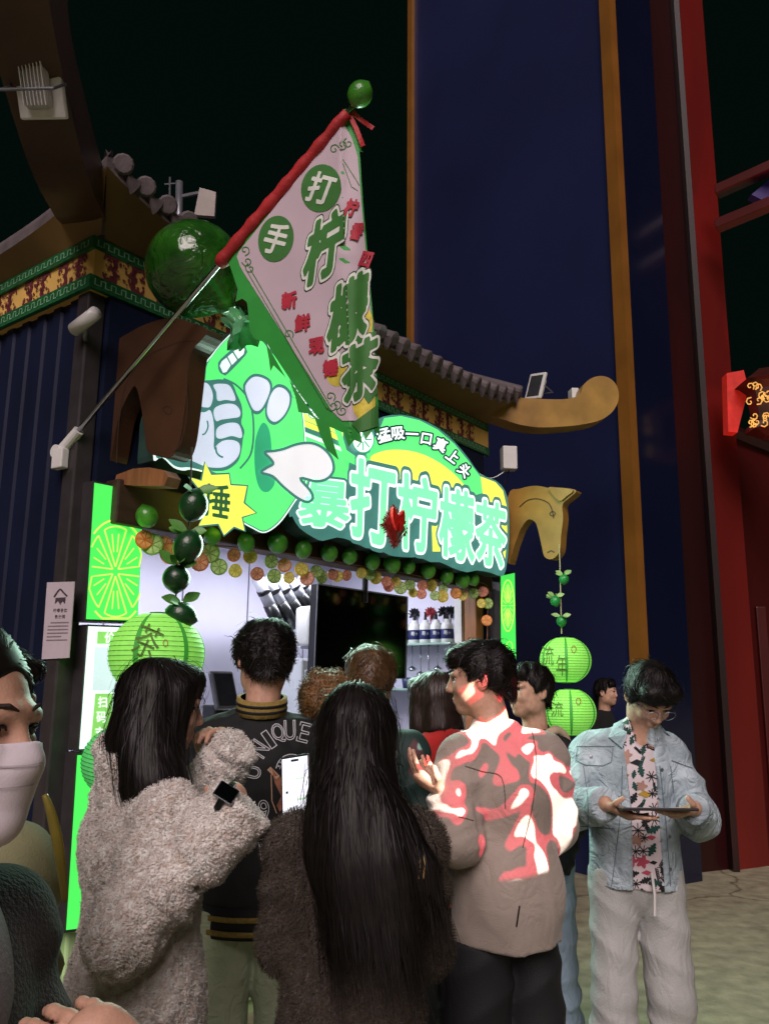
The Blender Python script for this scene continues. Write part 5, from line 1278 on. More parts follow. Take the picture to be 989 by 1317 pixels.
def on_mesh(Wv, F, back=1.0):
    """photo pixel to a point on a mesh, lifted towards the viewer"""
    bv = BVHTree.FromPolygons([tuple(v) for v in Wv], [tuple(int(i) for i in f) for f in F])
    ctr = Wv.mean(0)
    def fn(x, y, lift=0.):
        d = ray(x, y); d = d / np.linalg.norm(d); h_, n_, _, _ = bv.ray_cast(Vector(CAM), Vector(d))
        if h_ is None:
            h_, n_, _, _ = bv.find_nearest(Vector(CAM + d * np.linalg.norm(ctr - CAM)))
        return np.array(h_) - d * (lift + .002)
    return fn
# ------------------------------------------------------------------ the crowd
def gravity(k=1., fwd=0., out=0., crown=.4):
    """flow for hair in head frame: from the crown outwards then down"""
    def f(q, P, g):
        d = np.zeros_like(P); d[:, 2] = -k; r = q * [1, 1, 0]; r = r - [0, -.02, 0]; top = np.clip((q[:, 2:3] - .05) / .06, 0, 1)
        return d + (r / (np.linalg.norm(r, axis=1, keepdims=True) + 1e-6)) * top * crown * 3 + out * g + np.array([0, fwd, 0.])
    return f
def short_hair(p, mat, spiky=0., fringe=True, n=2600, seed=1, L=.055):
    def fn(S):
        p.cap_hair(S, r=(.083, .100, .096), c=(0, -.018, .030), front=(0, .074, .058), n=(0, .60, -.80))
        if fringe: S.ell(p.H((0, .064, .074)), (.062, .032, .034), .02, p.HB)
        for x in (-1, 1): S.cap(p.H((x * .074, .012, .05)), p.H((x * .074, .018, .004)), .010, .006, .012)
        S.noise(.004, 95, seed, (1, 1, .5), n=5)
    fl_ = gravity(.35 if spiky else .8, .25, spiky, .5)
    return p.hair(mat, fn, int(n * 1.5), L, 6, .0015, fl_, lift=.007, loose=.35 + .4 * min(1, spiky), jit=.22 + .2 * min(1, spiky), h=.006, seed=seed, roots=lambda q: q[:, 2] > -.05)
CLOTH = dict(bump=.25, bs=260)

# ---- man in dark baseball jacket with lettering
p = Person('man in a black baseball jacket with white outlined lettering and gold ribbed collar', 338, 2.85, -6, 1.765, dict(elL=(-.215, .0, 1.10), elR=(.205, .03, 1.11), wrL=(-.14, .22, 1.08), wrR=(.12, .24, 1.10)), yaw=-14, pitch=6)
b = p.build_body(.007, faces=False)
m_vars = M('black_jacket_cloth', '#06080c', rough=.8, var=.2, vs=30, bump=.2, bs=300)
def f(S, J):
    p.jacket(S, hem=.84, ch=.160, wa=.166, fl=.74, sl=(.070, .066, .05), sh=.074, fold=.006); S.noise(.005, 20, 4, (1, 1, .5)); S.noise(.003, 45, 5, ridge=True)
vj = p.garment('jacket', m_vars, f, .008); vV, vF, _ = p.last
m_rib = M('gold_rib', '#8a7438', rough=.8, var=.2, vs=80, stretch=(1, 1, 1), bump=.3, bs=200)
def ring(p, name, mat, c, rx, ry, hgt, parent, tilt=(0, 0, 1), thick=.012, n=40, stripes=None):
    V = []; F = []; prof = [(0, 0), (1, 0), (1.0, .5), (1, 1), (0, 1)]
    for k, (a, z_) in enumerate(prof):
        for i in range(n):
            an = i * 6.283 / n; V.append(p.W(np.array(c) + [(rx + thick * a) * math.cos(an), (ry + thick * a) * math.sin(an), hgt * z_ + tilt[1] * math.sin(an) * ry])[0])
    for k in range(4): F += [(k * n + i, k * n + (i + 1) % n, (k + 1) * n + (i + 1) % n, (k + 1) * n + i) for i in range(n)]
    return obj(name, V, F, mat, parent, True)
ring(p, 'collar', m_rib, p.J['neck'] + [0, -.012, -.012], .066, .066, .05, vj, (0, .25, 0))
ring(p, 'collar_stripe', m_vars, p.J['neck'] + [0, -.012, .0], .0665, .0665, .008, vj, (0, .25, 0), thick=.0135)
ring(p, 'collar_stripe', m_vars, p.J['neck'] + [0, -.012, .018], .0665, .0665, .008, vj, (0, .25, 0), thick=.0135)
for z_ in (.838, .800): ring(p, 'hem_stripe', m_rib, (0, 0, z_), .166, .122, .014, vj, thick=.006)
ring(p, 'hem', m_vars, (0, 0, .79), .163, .119, .085, vj, thick=.005)
fv = on_mesh(vV, vF); vd_ = Draw(fv)
m_let = M('white_stitch', '#b9bcc0', rough=.7)
def outline_text(dr, name, items, w, lift, mat, parent):
    for ch, quad in items:
        V_, F_, _ = glyph(ch); from collections import Counter
        cnt = Counter(tuple(sorted((t[i], t[(i + 1) % len(t)]))) for t in F_ for i in range(len(t))); E = [e for e, c in cnt.items() if c == 1]
        TL, TR, BR, BL = map(np.asarray, quad); mp_ = lambda u, v: (1 - u) * (1 - v) * BL + u * (1 - v) * BR + u * v * TR + (1 - u) * v * TL
        VV = []; FF = []
        for a, b_ in E:
            A, B_ = mp_(*V_[a]), mp_(*V_[b_]); t = nrm(B_ - A); nn = np.array([-t[1], t[0]]) * w / 2; A = A - t * w * .3; B_ = B_ + t * w * .3
            k = len(VV); VV += [A + nn, A - nn, B_ - nn, B_ + nn]; FF.append((k, k + 1, k + 2, k + 3))
        dr.put(name, VV, FF, lift, mat, parent)
outline_text(vd_, 'back_letter', [(c, rot_quad(x, y, w, h, r)) for c, x, y, w, h, r in (('U', 325, 993, 15, 21, -78), ('N', 333, 963, 15, 24, -57), ('I', 346, 951, 8, 24, -35), ('Q', 358, 943, 15, 25, -17), ('U', 373, 939, 14, 25, -2), ('E', 391, 942, 14, 25, 14))], 1.1, .001, m_let, vj)
outline_text(vd_, 'back_letter', [(c, rot_quad(x, y, w, h, r)) for c, x, y, w, h, r in (('1', 325, 1046, 8, 26, -8), ('9', 340, 1042, 13, 26, -8), ('T', 336, 1093, 17, 26, -8), ('H', 353, 1090, 15, 26, -6))], 1.1, .001, m_let, vj)
vd_.strokes('badge_arc', [(ell(375, 992, 20, 22, 18, 190, 350), 1.2, False, 0), (ell(375, 992, 15, 16, 18, 190, 350), 1.0, False, 0)] + [([(375 + 16.5 * math.cos(a), 992 + 18 * math.sin(a)), (375 + 18.5 * math.cos(a), 992 + 20 * math.sin(a))], 2, False, 0) for a in np.linspace(3.5, 5.9, 9)], .001, m_let, vj)
m_patch = M('brown_patch', '#8a5a44', rough=.8, var=.3, vs=60)
vd_.poly('badge_patch', [(350, 988), (356, 996), (362, 1000), (372, 1020), (372, 1034), (360, 1044), (356, 1036), (362, 1024), (354, 1008), (352, 1000)], .001, m_patch, vj)
vd_.strokes('badge_bat', [([(346, 988), (358, 1000)], 6, False, 0), ([(349, 996), (350, 1030), (356, 1046)], 1.2, False, 0)], .0015, M('pale_patch', '#b09078', rough=.8), vj)
p.trousers('trousers', M('pale_sage_trousers', '#b4c0a4', rough=.8, wr=.4, **CLOTH), rise=.86); p.shoes(m_white)
M('dark_trousers', '#14161c', rough=.8, **CLOTH)
short_hair(p, HAIR, spiky=.55, n=3600, L=.07, seed=11)

# ---- light brown haired person in dark green jacket
p = Person('person with tousled light brown hair in a dark green jacket facing the screen', 476, 3.2, 8, 1.70, dict(wrL=(-.1, .2, 1.1), wrR=(.1, .2, 1.1), elL=(-.2, 0, 1.12), elR=(.2, 0, 1.12)), pitch=5)
p.build_body(.009, faces=False)
def f(S, J): p.jacket(S, hem=.84); S.cap(J['neck'] - [0, .005, .03], J['neck'] + [0, -.01, .02], .078, .07, .03, ends=(0, 1)); S.noise(.006, 20, 2, (1, 1, .5))
p.garment('jacket', M('dark_green_cloth', '#16302c', rough=.7, var=.2, **CLOTH), f, .010); p.trousers('trousers', M('dark_trousers', '#14161c')); p.shoes(m_dark)
short_hair(p, HAIRB, spiky=.2, seed=4, n=3600, L=.09)
# ---- curly head
p = Person('shorter person with frizzy curly golden brown hair behind the tweed coat', 421, 3.0, 0, 1.60, dict(wrL=(-.1, .2, 1.1), wrR=(.1, .2, 1.1)))
p.build_body(.010, faces=False)
def f(S, J): p.jacket(S, hem=.80); S.noise(.006, 20, 3)
p.garment('coat', M('dark_grey_cloth', '#23262c', rough=.8, **CLOTH), f, .011); p.trousers('trousers', M('dark_trousers', '#14161c')); p.shoes(m_dark)
def fn(S): S.ell(p.H((0, -.02, .02)), (.10, .115, .105), 0, p.HB); S.cut(p.H((0, .075, .05)), p.HB @ np.array([0, .75, -.65])); S.noise(.008, 60, 5)
p.hair(HAIRC, fn, 3500, .05, 7, .0016, lambda q, P, g: g * .6 + np.sin(P[:, [1, 2, 0]] * 420) * 1.2, loose=.8, jit=.7, seed=9)

# ---- woman in red hoodie with a bob
p = Person('woman with a dark brown bob in a bright red hoodie', 560, 3.45, -38, 1.615, dict(wrL=(-.06, .24, 1.12), wrR=(.06, .24, 1.12), elL=(-.19, .02, 1.1), elR=(.19, .0, 1.1)), yaw=-14, pitch=4)
p.build_body(.008, faces=True)
m_redh = M('red_fleece', '#b01a18', rough=.85, var=.15, vs=20, bump=.25, bs=200, sheen=.3)
def f(S, J):
    p.jacket(S, hem=.80, ch=.148, wa=.15, fold=.006)
    S.cap(J['neck'] + [-.06, -.03, -.02], J['neck'] + [.06, -.03, -.02], .062, .062, .03); S.cap(J['neck'] + [0, -.07, -.0], J['neck'] + [0, -.11, -.10], .07, .04, .03, flat=((0, 1, 0), .6))
    S.noise(.005, 20, 6, (1, 1, .5)); S.noise(.0025, 50, 7, ridge=True)
p.garment('hoodie', m_redh, f, .009); p.trousers('trousers', M('dark_trousers', '#14161c')); p.shoes(m_dark)
def fn(S):
    S.ell(p.H((0, -.016, .03)), (.087, .104, .096), 0, p.HB)
    S.cap(p.H((0, -.03, .01)), p.H((0, -.045, -.12)), .088, .094, .02, flat=(p.HB @ np.array([0, 1., 0]), .85), ends=(0, 1))
    for x in (-1, 1): S.cap(p.H((x * .07, .03, .05)), p.H((x * .078, .03, -.10)), .026, .03, .02)
    S.ell(p.H((0, .065, .07)), (.062, .03, .035), .02, p.HB); S.cut(p.H((0, .094, .0)), p.HB @ np.array([0, 1, -.12])); S.noise(.0015, 90, 3, (1, 1, .1))
p.hair(HAIRD, fn, 3200, .16, 8, .0018, gravity(1., 0, 0, .5), lift=.003, loose=.03, jit=.05, seed=5, roots=lambda q: q[:, 2] > -.03, vary=.2)

# ---- boy in black
p = Person('young man in a black T-shirt and pale jeans looking aside', 684, 3.8, -128, 1.665, dict(), yaw=8, pitch=-2)
b = p.build_body(.006, faces=True)
def f(S, J):
    p.jacket(S, hem=.84, ch=.140, wa=.142, sl=(.058, .056, .056), sh=.064); S.noise(.005, 24, 6, (1, 1, .5))
    S.cap(J['neck'] + [0, .05, .03], J['neck'] + [0, .03, -.02], .06, .05, .01, op='sub')
p.garment('t_shirt', M('black_cotton', '#0c0c0e', rough=.8, **CLOTH), f, .008)
m_jean = M('pale_blue_denim', '#93a8bb', rough=.8, var=.25, vs=7, bump=.3, bs=250, stretch=(1, 1, .4), wr=.5, ws=14)
p.trousers('jeans', m_jean, r=(.095, .082, .085), fold=.008, h=.009, seed=3); p.shoes(m_white)
q_ = [p.W(v)[0] for v in (p.J['neck'] + np.array([-.105, .085, -.06]), p.J['neck'] + np.array([-.115, .0, -.012]), p.J['neck'] + np.array([-.11, -.075, -.05]), p.J['neck'] + np.array([-.10, -.11, -.15]))]
MB().tube(spline(q_, 5, False), .02, 8).build('bag_strap', M('beige_webbing', '#b8a088', rough=.8), b, True)
short_hair(p, HAIR, spiky=.0, n=3000, seed=21, L=.06)

# ---- beige jacket
p = Person('man in a loose beige jacket and black trousers splashed with red and white light', 645, 2.85, -24, 1.705, dict(head=(-.05, .06, 1.585), neck=(-.02, .02, 1.435), elL=(-.215, -.075, 1.115), wrL=('px', 572, 1022, 2.70), elR=(.17, .0, 1.12), wrR=('px', 588, 1016, 2.95)), yaw=-58, pitch=4)
b = p.build_body(.006, hands=dict(L=dict(dirv=p.loc(546, 1004, 2.70) - p.J['wrL'], palm=(.5, .2, .8), curl=.28), R=dict(dirv=(-.4, .6, .2), palm=(-.5, .2, .8), curl=.4)), faces=True)
m_beige = M('beige_suede', '#a0948a', rough=.8, var=.10, vs=6, bump=.2, bs=220, sheen=.2, wr=.3, ws=7)
def f(S, J):
    p.jacket(S, hem=.795, ch=.172, wa=.182, fl=.82, sl=(.082, .086, .056), sh=.078, fold=.006, kk=.022)
    S.ell((0, -.09, .95), (.145, .09, .16), .05)
    S.cap(J['neck'] - [0, .0, .04], J['neck'] + [0, -.012, .018], .086, .07, .03, ends=(0, 1)); S.noise(.004, 15, 12, (1.2, 1.2, .35)); S.noise(.003, 26, 8, (1, 1, .4), ridge=True, n=3)
    S.cap((-.13, -.16, .85), (-.17, -.13, 1.2), .012, .01, .02, op='sub'); S.cap((.03, -.20, .85), (.0, -.19, 1.25), .010, .006, .02, op='sub')
bj = p.garment('jacket', m_beige, f, .008); bV, bF, _ = p.last
bd_ = Draw(on_mesh(bV, bF), 5.)
m_seam = M('beige_seam', '#5f5248', rough=.8)
bd_.strokes('seam', [([(682, 930), (690, 980), (684, 1040), (672, 1090)], 1.2, False, 5), ([(598, 985), (620, 992), (645, 1000), (650, 1040)], 1.0, False, 5), ([(590, 1050), (612, 1056)], 1.0, False, 3)], .001, m_seam, bj)
bd_.strokes('pocket_slit', [([(668, 1165), (664, 1192)], 2.0, False, 0)], .001, m_dark, bj)
p.trousers('trousers', M('black_trousers', '#101318', rough=.75, var=.2, **CLOTH), r=(.096, .094, .10), fold=.007, rise=.81); p.shoes(m_dark)
short_hair(p, HAIR, spiky=.15, n=4600, seed=31, L=.07)

# ---- denim jacket man
p = Person('man in a pale denim jacket and patterned shirt bent over a tablet', 806, 3.36, 180, 1.69, dict(head=(-.06, .085, 1.545), neck=(-.03, .03, 1.42), elR=(.215, .03, 1.13), elL=(-.235, .03, 1.10), wrR=('px', 778, 1034, 3.08), wrL=('px', 892, 1040, 3.08)), yaw=-10, pitch=42)
T_c = at_y(840, 1041, 3.03)
b = p.build_body(.006, hands=dict(R=dict(dirv=p.loc(806, 1047, 3.04) - p.J['wrR'], palm=(-.1, -.15, 1), curl=(.12, .14, .16, .2), thumb=1.2), L=dict(dirv=p.loc(866, 1047, 3.04) - p.J['wrL'], palm=(.1, -.15, 1), curl=(.12, .14, .16, .2), thumb=1.2)), faces=True)
m_denim = M('washed_denim', '#93a6b0', rough=.8, var=.25, vs=9, bump=.35, bs=260, col2='#b4c4cc', wr=.6, ws=13, detail=8)
def f(S, J):
    p.jacket(S, hem=.86, ch=.166, wa=.172, fl=.70, sl=(.074, .074, .055), sh=.076, fold=.006, kk=.022); S.noise(.003, 18, 22, (1, 1, .5)); S.noise(.003, 30, 18, (1, 1, .5), ridge=True, n=3)
    S.cap(J['neck'] + [-.0, -.01, -.02], J['neck'] + [0, -.012, .022], .082, .085, .02, ends=(0, 1))
    # open front
    S.cap((-.012, .20, .45), (-.018, .19, 1.18), .085, .072, .006, op='sub', flat=((0, 1, 0), 1.6)); S.cap((-.018, .19, 1.18), (0, .12, 1.46), .075, .05, .006, op='sub', flat=((0, 1, 0), 1.6))
dj = p.garment('jacket', m_denim, f, .007); dV, dF, _ = p.last
m_shirt = M('printed_shirt', '#d8ccd0', rough=.75, var=.06, vs=8, bump=.15, bs=250)
def f(S, J):
    S.cap((0, 0.012, .86), J['chest'] + [0, .012, .04], .152, .142, .04, flat=((0, 1, 0), .68), ends=(1, 0)); S.cap(J['chest'] + [0, .0, .06], J['neck'] + [0, .012, -.005], .10, .068, .05); S.noise(.004, 22, 31, (1, 1, .4))
    S.cap(J['neck'] + [0, .05, .05], J['neck'] + [0, .065, -.03], .05, .035, .01, op='sub')
sh_ = p.garment('shirt', m_shirt, f, .008); sV, sF, _ = p.last
allV = np.concatenate([dV, sV]); allF = np.concatenate([dF, sF + len(dV)])
sfn = on_mesh(sV, sF); sdr = Draw(sfn, 4.)
pc = [M('print_black', '#14161c', rough=.8), M('print_rose', '#b0465c', rough=.8), M('print_tan', '#b08878', rough=.8), M('print_teal', '#1f4a44', rough=.8), M('print_mustard', '#b09030', rough=.8)]
rr = random.Random(5)
cells = [(x + rr.uniform(-4, 4), y + rr.uniform(-4, 4)) for y in range(925, 1152, 14) for x in range(792, 862, 12)]
for k, (x, y) in enumerate(cells):
    kind = rr.randrange(6); r = rr.uniform(5.5, 9.5); a0 = rr.uniform(0, 6.28)
    if kind == 0:   # fern
        L = [([(x - r * math.cos(a0), y - r * math.sin(a0)), (x + r * math.cos(a0), y + r * math.sin(a0))], .9, False, 0)]
        for t in np.linspace(-.8, .8, 7):
            for sg_ in (-1, 1): L.append(([(x + t * r * math.cos(a0), y + t * r * math.sin(a0)), (x + t * r * math.cos(a0) + sg_ * r * .5 * math.cos(a0 + 1.1 * sg_), y + t * r * math.sin(a0) + sg_ * r * .5 * math.sin(a0 + 1.1 * sg_))], .9, False, 0))
        sdr.strokes('print_leaf', L, .0012, pc[rr.choice((0, 0, 3))], sh_)
    elif kind in (1, 4):  # split leaf
        pts = []
        for sg_ in (1, -1):
            for i in range(12):
                t = i / 11 if sg_ > 0 else 1 - i / 11; w_ = .62 * math.sin(math.pi * min(.99, max(.02, t))) ** .7 * (.45 if (t * 4.5) % 1 > .6 else 1) * r; u_ = (t - .5) * 2 * r
                pts.append((x + u_ * math.cos(a0) - sg_ * w_ * math.sin(a0), y + u_ * math.sin(a0) + sg_ * w_ * math.cos(a0)))
        sdr.poly('print_leaf', pts, .0012, pc[rr.choice((0, 3, 0, 3))], sh_)
    elif kind == 2: sdr.poly('print_flower', [(x + r * (.8 + .25 * math.cos(5 * a)) * math.cos(a), y + r * (.8 + .25 * math.cos(5 * a)) * math.sin(a)) for a in np.linspace(0, 6.1, 20)], .0010, pc[rr.choice((1, 2, 2))], sh_)
    elif kind == 3: sdr.strokes('print_frond', [([(x, y), (x + r * math.cos(a), y + r * math.sin(a))], 1.1, False, 0) for a in np.arange(a0, a0 + 6, .8)], .0014, pc[0], sh_)
    else: sdr.poly('print_bird', [(x - r, y), (x, y - r * .5), (x + r, y - r * .1), (x + r * .3, y + r * .5), (x - r * .2, y + r * .3)], .0011, pc[rr.choice((0, 1, 4))], sh_)
ddr = Draw(on_mesh(dV, dF), 5.)
m_dseam = M('denim_seam', '#5f727c', rough=.8); m_dfade = M('denim_fade', '#b4c2c8', rough=.8)
ddr.strokes('seam', [([(741, 960), (790, 960)], 1.0, False, 0), ([(742, 962), (740, 978), (752, 984), (775, 985), (786, 980), (788, 962)], 1.0, False, 0), ([(733, 1062), (790, 1066)], 1.0, False, 0), ([(742, 1122), (760, 1134), (790, 1143)], 1.0, False, 4), ([(736, 1130), (758, 1143), (788, 1152)], 1.0, False, 4),
    ([(800, 985), (798, 1040), (790, 1110), (786, 1140)], 1.0, False, 4), ([(863, 978), (890, 988)], 1.2, False, 0), ([(862, 985), (866, 1020)], 1.0, False, 0), ([(848, 985), (856, 1060), (862, 1140)], 1.0, False, 4), ([(750, 985), (756, 1040), (752, 1110)], .8, False, 4), ([(880, 1060), (882, 1140)], .8, False, 4)], .0008, m_dseam, dj)
for x, y in ((760, 973), (851, 990), (861, 1076), (862, 1118), (778, 1152), (868, 1150)): ddr.poly('button', ell(x, y, 2.2, 2.4, 10), .002, m_grey, dj)
for pts in ([(786, 925), (800, 920), (806, 945), (800, 962), (783, 948), (788, 938)], [(838, 925), (850, 920), (868, 934), (862, 946), (852, 940), (846, 952)]):
    V_ = [on_mesh(allV, allF)(x, y, .012) for x, y in pts]
    MB().prism(V_, (0, .012, 0)).build('lapel', m_denim, dj)
m_sweat = M('grey_sweatpants', '#aeb0ae', rough=.85, var=.08, vs=12, bump=.3, bs=260, wr=.35, ws=9, stretch=(1, 1, .5))
p.trousers('sweatpants', m_sweat, r=(.092, .084, .090), fold=.006, h=.009, seed=8, rise=.93)
MB().tube([p.W((-.02, .135, .93))[0], p.W((-.022, .150, .86))[0], p.W((-.018, .150, .79))[0]], .005, 6).build('drawstring', m_white, p.body)
p.shoes(m_white)
gl_ = MB()
for x in (-1, 1):
    c = p.H((x * .033, .108, .000)); gl_.tube([p.W(c + p.HB @ np.array([.026 * math.cos(a), -.004 * abs(math.cos(a)), .019 * math.sin(a)]))[0] for a in np.linspace(0, 6.283, 19)], .0013, 5, cap=False)
    gl_.tube([p.W(p.H((x * .059, .104, .003)))[0], p.W(p.H((x * .080, .02, .008)))[0], p.W(p.H((x * .082, -.02, .0)))[0]], .0013, 5)
gl_.tube([p.W(p.H((-.008, .108, .005)))[0], p.W(p.H((.008, .108, .005)))[0]], .0013, 5); gl_.build('glasses', m_grey, p.body)
def fn(S):
    p.cap_hair(S, r=(.086, .104, .100), c=(0, -.014, .032), front=(0, .080, .056), n=(0, .64, -.77)); S.ell(p.H((.022, .066, .072)), (.052, .034, .036), .02, p.HB); S.ell(p.H((-.036, .062, .07)), (.038, .034, .036), .02, p.HB)
    for x in (-1, 1): S.cap(p.H((x * .076, .012, .05)), p.H((x * .076, .016, .0)), .012, .007, .012)
p.hair(HAIR, fn, 6500, .075, 6, .0012, gravity(.7, .35, .1, .6), lift=.007, loose=.3, jit=.2, seed=41, roots=lambda q: q[:, 2] > -.05)
# tablet in his hands
tc_ = T_c; tz = nrm([0, .13, 1.0]); tx = np.array([1., 0, 0]); ty = np.cross(tz, tx)
tb_ = thing('tablet', tc_, 'thin tablet held flat in both hands of the denim jacket man', 'tablet')
MB().bbox(tc_, tx, ty, tz, .125, .085, .005, .004).build('case', M('tablet_case', '#2a2526', rough=.35), tb_)
obj('screen', [tc_ + tz * .0056 + tx * a * .117 + ty * b_ * .078 for a, b_ in ((-1, -1), (1, -1), (1, 1), (-1, 1))], [(0, 1, 2, 3)], M('tablet_screen', '#8a8f98', rough=.15, emit=.5, ecol='#c8ccd8'), tb_)

# ---- dark passer-by behind
p = Person('dim passer-by in dark clothes standing beyond the lanterns', 778, 7.6, 150, 1.66, dict(), yaw=-20)
p.build_body(.011, faces=True)
def f(S, J): p.jacket(S, hem=.80); S.noise(.006, 20, 3)
p.garment('coat', M('black_coat', '#0a0a0c', rough=.9), f, .012); p.trousers('trousers', M('dark_trousers', '#14161c')); p.shoes(m_dark)
short_hair(p, HAIR, n=900, seed=51)
# ---- woman in pale fleece coat
p = Person('woman with long black hair in a shaggy pale pink fleece coat wearing a black watch', 197, 2.14, 52, 1.615, dict(elR=(.205, -.12, 1.10), wrR=('px', 288, 1062, 1.97), elL=(-.21, .12, 1.17), wrL=('px', 280, 990, 2.24), head=(0, .03, 1.585)), yaw=14, pitch=6)
b = p.build_body(.007, hands=dict(R=dict(dirv=(-.35, .5, .75), palm=(-.8, .2, .2), curl=.7), L=dict(dirv=(-.1, .1, 1), palm=(.4, -.8, 0), curl=.9)), faces=True, ears=False)
m_fleece = M('pink_fleece', '#f0dccf', rough=.95, var=.22, vs=55, bump=.6, bs=170, sheen=.7, detail=6, col2='#f6eae4')
_n = m_fleece.node_tree; _b = _n.nodes['Principled BSDF']; _v = _n.nodes.new('ShaderNodeTexVoronoi'); _v.feature = 'SMOOTH_F1'; _v.inputs['Scale'].default_value = 150
_n.links.new(_n.nodes['Mapping'].outputs[0], _v.inputs['Vector']); _p = _n.nodes.new('ShaderNodeBump'); _p.inputs['Strength'].default_value = 1.; _p.inputs['Distance'].default_value = .005; _p.invert = True
_n.links.new(_v.outputs['Distance'], _p.inputs['Height']); _n.links.new(_b.inputs['Normal'].links[0].from_socket, _p.inputs['Normal']); _n.links.new(_p.outputs[0], _b.inputs['Normal'])
def f(S, J):
    p.jacket(S, hem=.42, ch=.160, wa=.18, fl=.80, sl=(.074, .078, .066), sh=.078, fold=.008, kk=.022, cuff=.05)
    S.cap((0, 0, .42), (0, 0, .9), .215, .185, .05, flat=((0, 1, 0), .84), ends=(1, 0))
    S.cap(J['neck'] + [0, -.02, -.05], J['neck'] + [0, -.04, .055], .088, .080, .03, ends=(0, 1)); S.cap(J['neck'] + [-.04, -.05, -.02], J['neck'] + [-.05, -.07, .05], .05, .042, .03)
    S.cap(J['wrR'] * .85 + J['elR'] * .15, J['wrR'] * 1.22 - J['elR'] * .22, .074, .074, .02, ends=(0, 1)); S.cap(J['wrL'] * .8 + J['elL'] * .2, J['wrL'] * 1.28 - J['elL'] * .28, .062, .06, .02, ends=(0, 1))
    S.cap(J['shR'] + [-.03, -.02, -.12], J['elR'] + [-.04, .10, .06], .012, .010, .02, op='sub'); S.cap(J['elR'] + [-.02, .09, .02], J['elR'] + [.08, .13, .10], .012, .008, .02, op='sub'); S.cap(J['elR'] + [.03, .06, -.07], J['elR'] + [.1, .07, .04], .010, .008, .02, op='sub')
    S.noise(.007, 12, 41, (1.1, 1.1, .35)); S.noise(.002, 75, 42); S.noise(.0018, 150, 44, n=9); S.noise(.0014, 260, 45, n=9)
fc = p.garment('fleece_coat', m_fleece, f, .0065); fV, fF, _ = p.last
fuzz(fc, fV, fF, 70000, .0062, .0009, m_fleece, 3, curl=1.25)
p.trousers('trousers', M('dark_trousers', '#14161c')); p.shoes(m_white)
def fn(S):
    S.ell(p.H((0, -.016, .028)), (.083, .102, .096), 0, p.HB)
    S.cap(p.H((0, -.03, .0)), p.H((.0, -.05, -.10)), .084, .080, .03, flat=(p.HB @ np.array([0, 1., 0]), .9))
    S.cap(p.H((.03, -.035, -.08)), p.J['neck'] + [.08, -.005, -.03], .080, .070, .04); S.cap(p.J['neck'] + [.08, -.005, -.03], p.J['neck'] + [.115, .03, -.12], .068, .052, .03); S.cap(p.J['neck'] + [.115, .03, -.12], p.J['neck'] + [.125, .05, -.20], .052, .02, .02)
    for x in (-1, 1): S.cap(p.H((x * .070, .028, .05)), p.H((x * .066, .03, -.12)), .02, .022, .02)
    S.ell(p.H((0, .062, .07)), (.064, .032, .036), .02, p.HB); S.cut(p.H((0, .092, .0)), p.HB @ np.array([0, 1, -.1])); S.noise(.002, 80, 3, (1, 1, .08))
tgt = p.J['neck'] + [.13, .06, -.34]
def flw(q, P, g):
    d = gravity(1., 0, 0, .5)(q, P, g); w = np.clip((-.06 - P[:, 2:3]) / .1, 0, 1); t = tgt - (P + p.J['head']); t = t / (np.linalg.norm(t, axis=1, keepdims=True) + 1e-6); return d * (1 - w * .7) + t * w * .9
p.hair(HAIR, fn, 6500, .34, 13, .0012, flw, lift=.006, loose=.06, jit=.05, free_z=-.30, fly=.05, seed=61, roots=lambda q: q[:, 2] > -.10, box=((-.28, -.28, -.62), (.32, .34, .16)), vary=.3, h=.007)
# watch on her sleeve cuff
wc = on_mesh(fV, fF)(291, 1020, .010); wz = nrm(np.array([.25, -.8, .45])); wx = nrm(np.cross([.25, 0, 1], wz)); wy = np.cross(wz, wx)
wx, wy = nrm(wx * .93 - wy * .3), nrm(wy * .93 + wx * .3)
wt = MB().bbox(wc, wx, wy, wz, .024, .019, .005, .004).build('watch', M('watch_case', '#9a9ca0', rough=.2, metal=.8), p.body)
MB().bbox(wc + wz * .0045, wx, wy, wz, .0215, .0165, .0014, .001).build('watch_face', M('watch_glass', '#040506', rough=.08), wt)
MB().tube(spline([wc - wy * .016, wc - wy * .03 - wz * .02, wc - wz * .05, wc + wy * .03 - wz * .02, wc + wy * .016], 5, False), .008, 6).build('watch_strap', m_dark, wt)

# ---- woman in dark tweed coat
p = Person('woman with very long black hair in a dark brown tweed coat holding up a phone', 460, 2.0, 4, 1.555, dict(elL=(-.17, .02, 1.10), wrL=('px', 396, 1062, 2.27), elR=(.165, .05, 1.08), wrR=(.12, .24, 1.10)), yaw=0, pitch=5)
p.build_body(.008, hands=dict(L=dict(dirv=(-.1, .0, 1), palm=(.2, -1, .0), curl=.12)), faces=False, ears=False)
m_tweed = M('brown_tweed', '#2c2420', rough=.95, var=.65, vs=120, bump=1.5, bs=180, sheen=.2, detail=6, col2='#463a32')
def f(S, J):
    p.jacket(S, hem=.35, ch=.15, wa=.155, fl=.74, sl=(.066, .063, .055), sh=.072, fold=.006, kk=.022)
    S.cap((0, 0, .35), (0, 0, .95), .185, .155, .05, flat=((0, 1, 0), .82), ends=(1, 0)); S.cap(J['neck'] - [0, 0, .06], J['neck'] + [0, -.01, .01], .09, .075, .03, ends=(0, 1))
    S.noise(.008, 14, 51, (1.1, 1.1, .4)); S.noise(.003, 80, 52); S.noise(.0018, 220, 54)
tc2 = p.garment('tweed_coat', m_tweed, f, .0075); tV, tF, _ = p.last
m_tw2 = M('tweed_fibre', '#4a4036', rough=.9, var=.6, vs=300)
fuzz(tc2, tV, tF, 52000, .0075, .0006, m_tw2, 4, curl=.8)
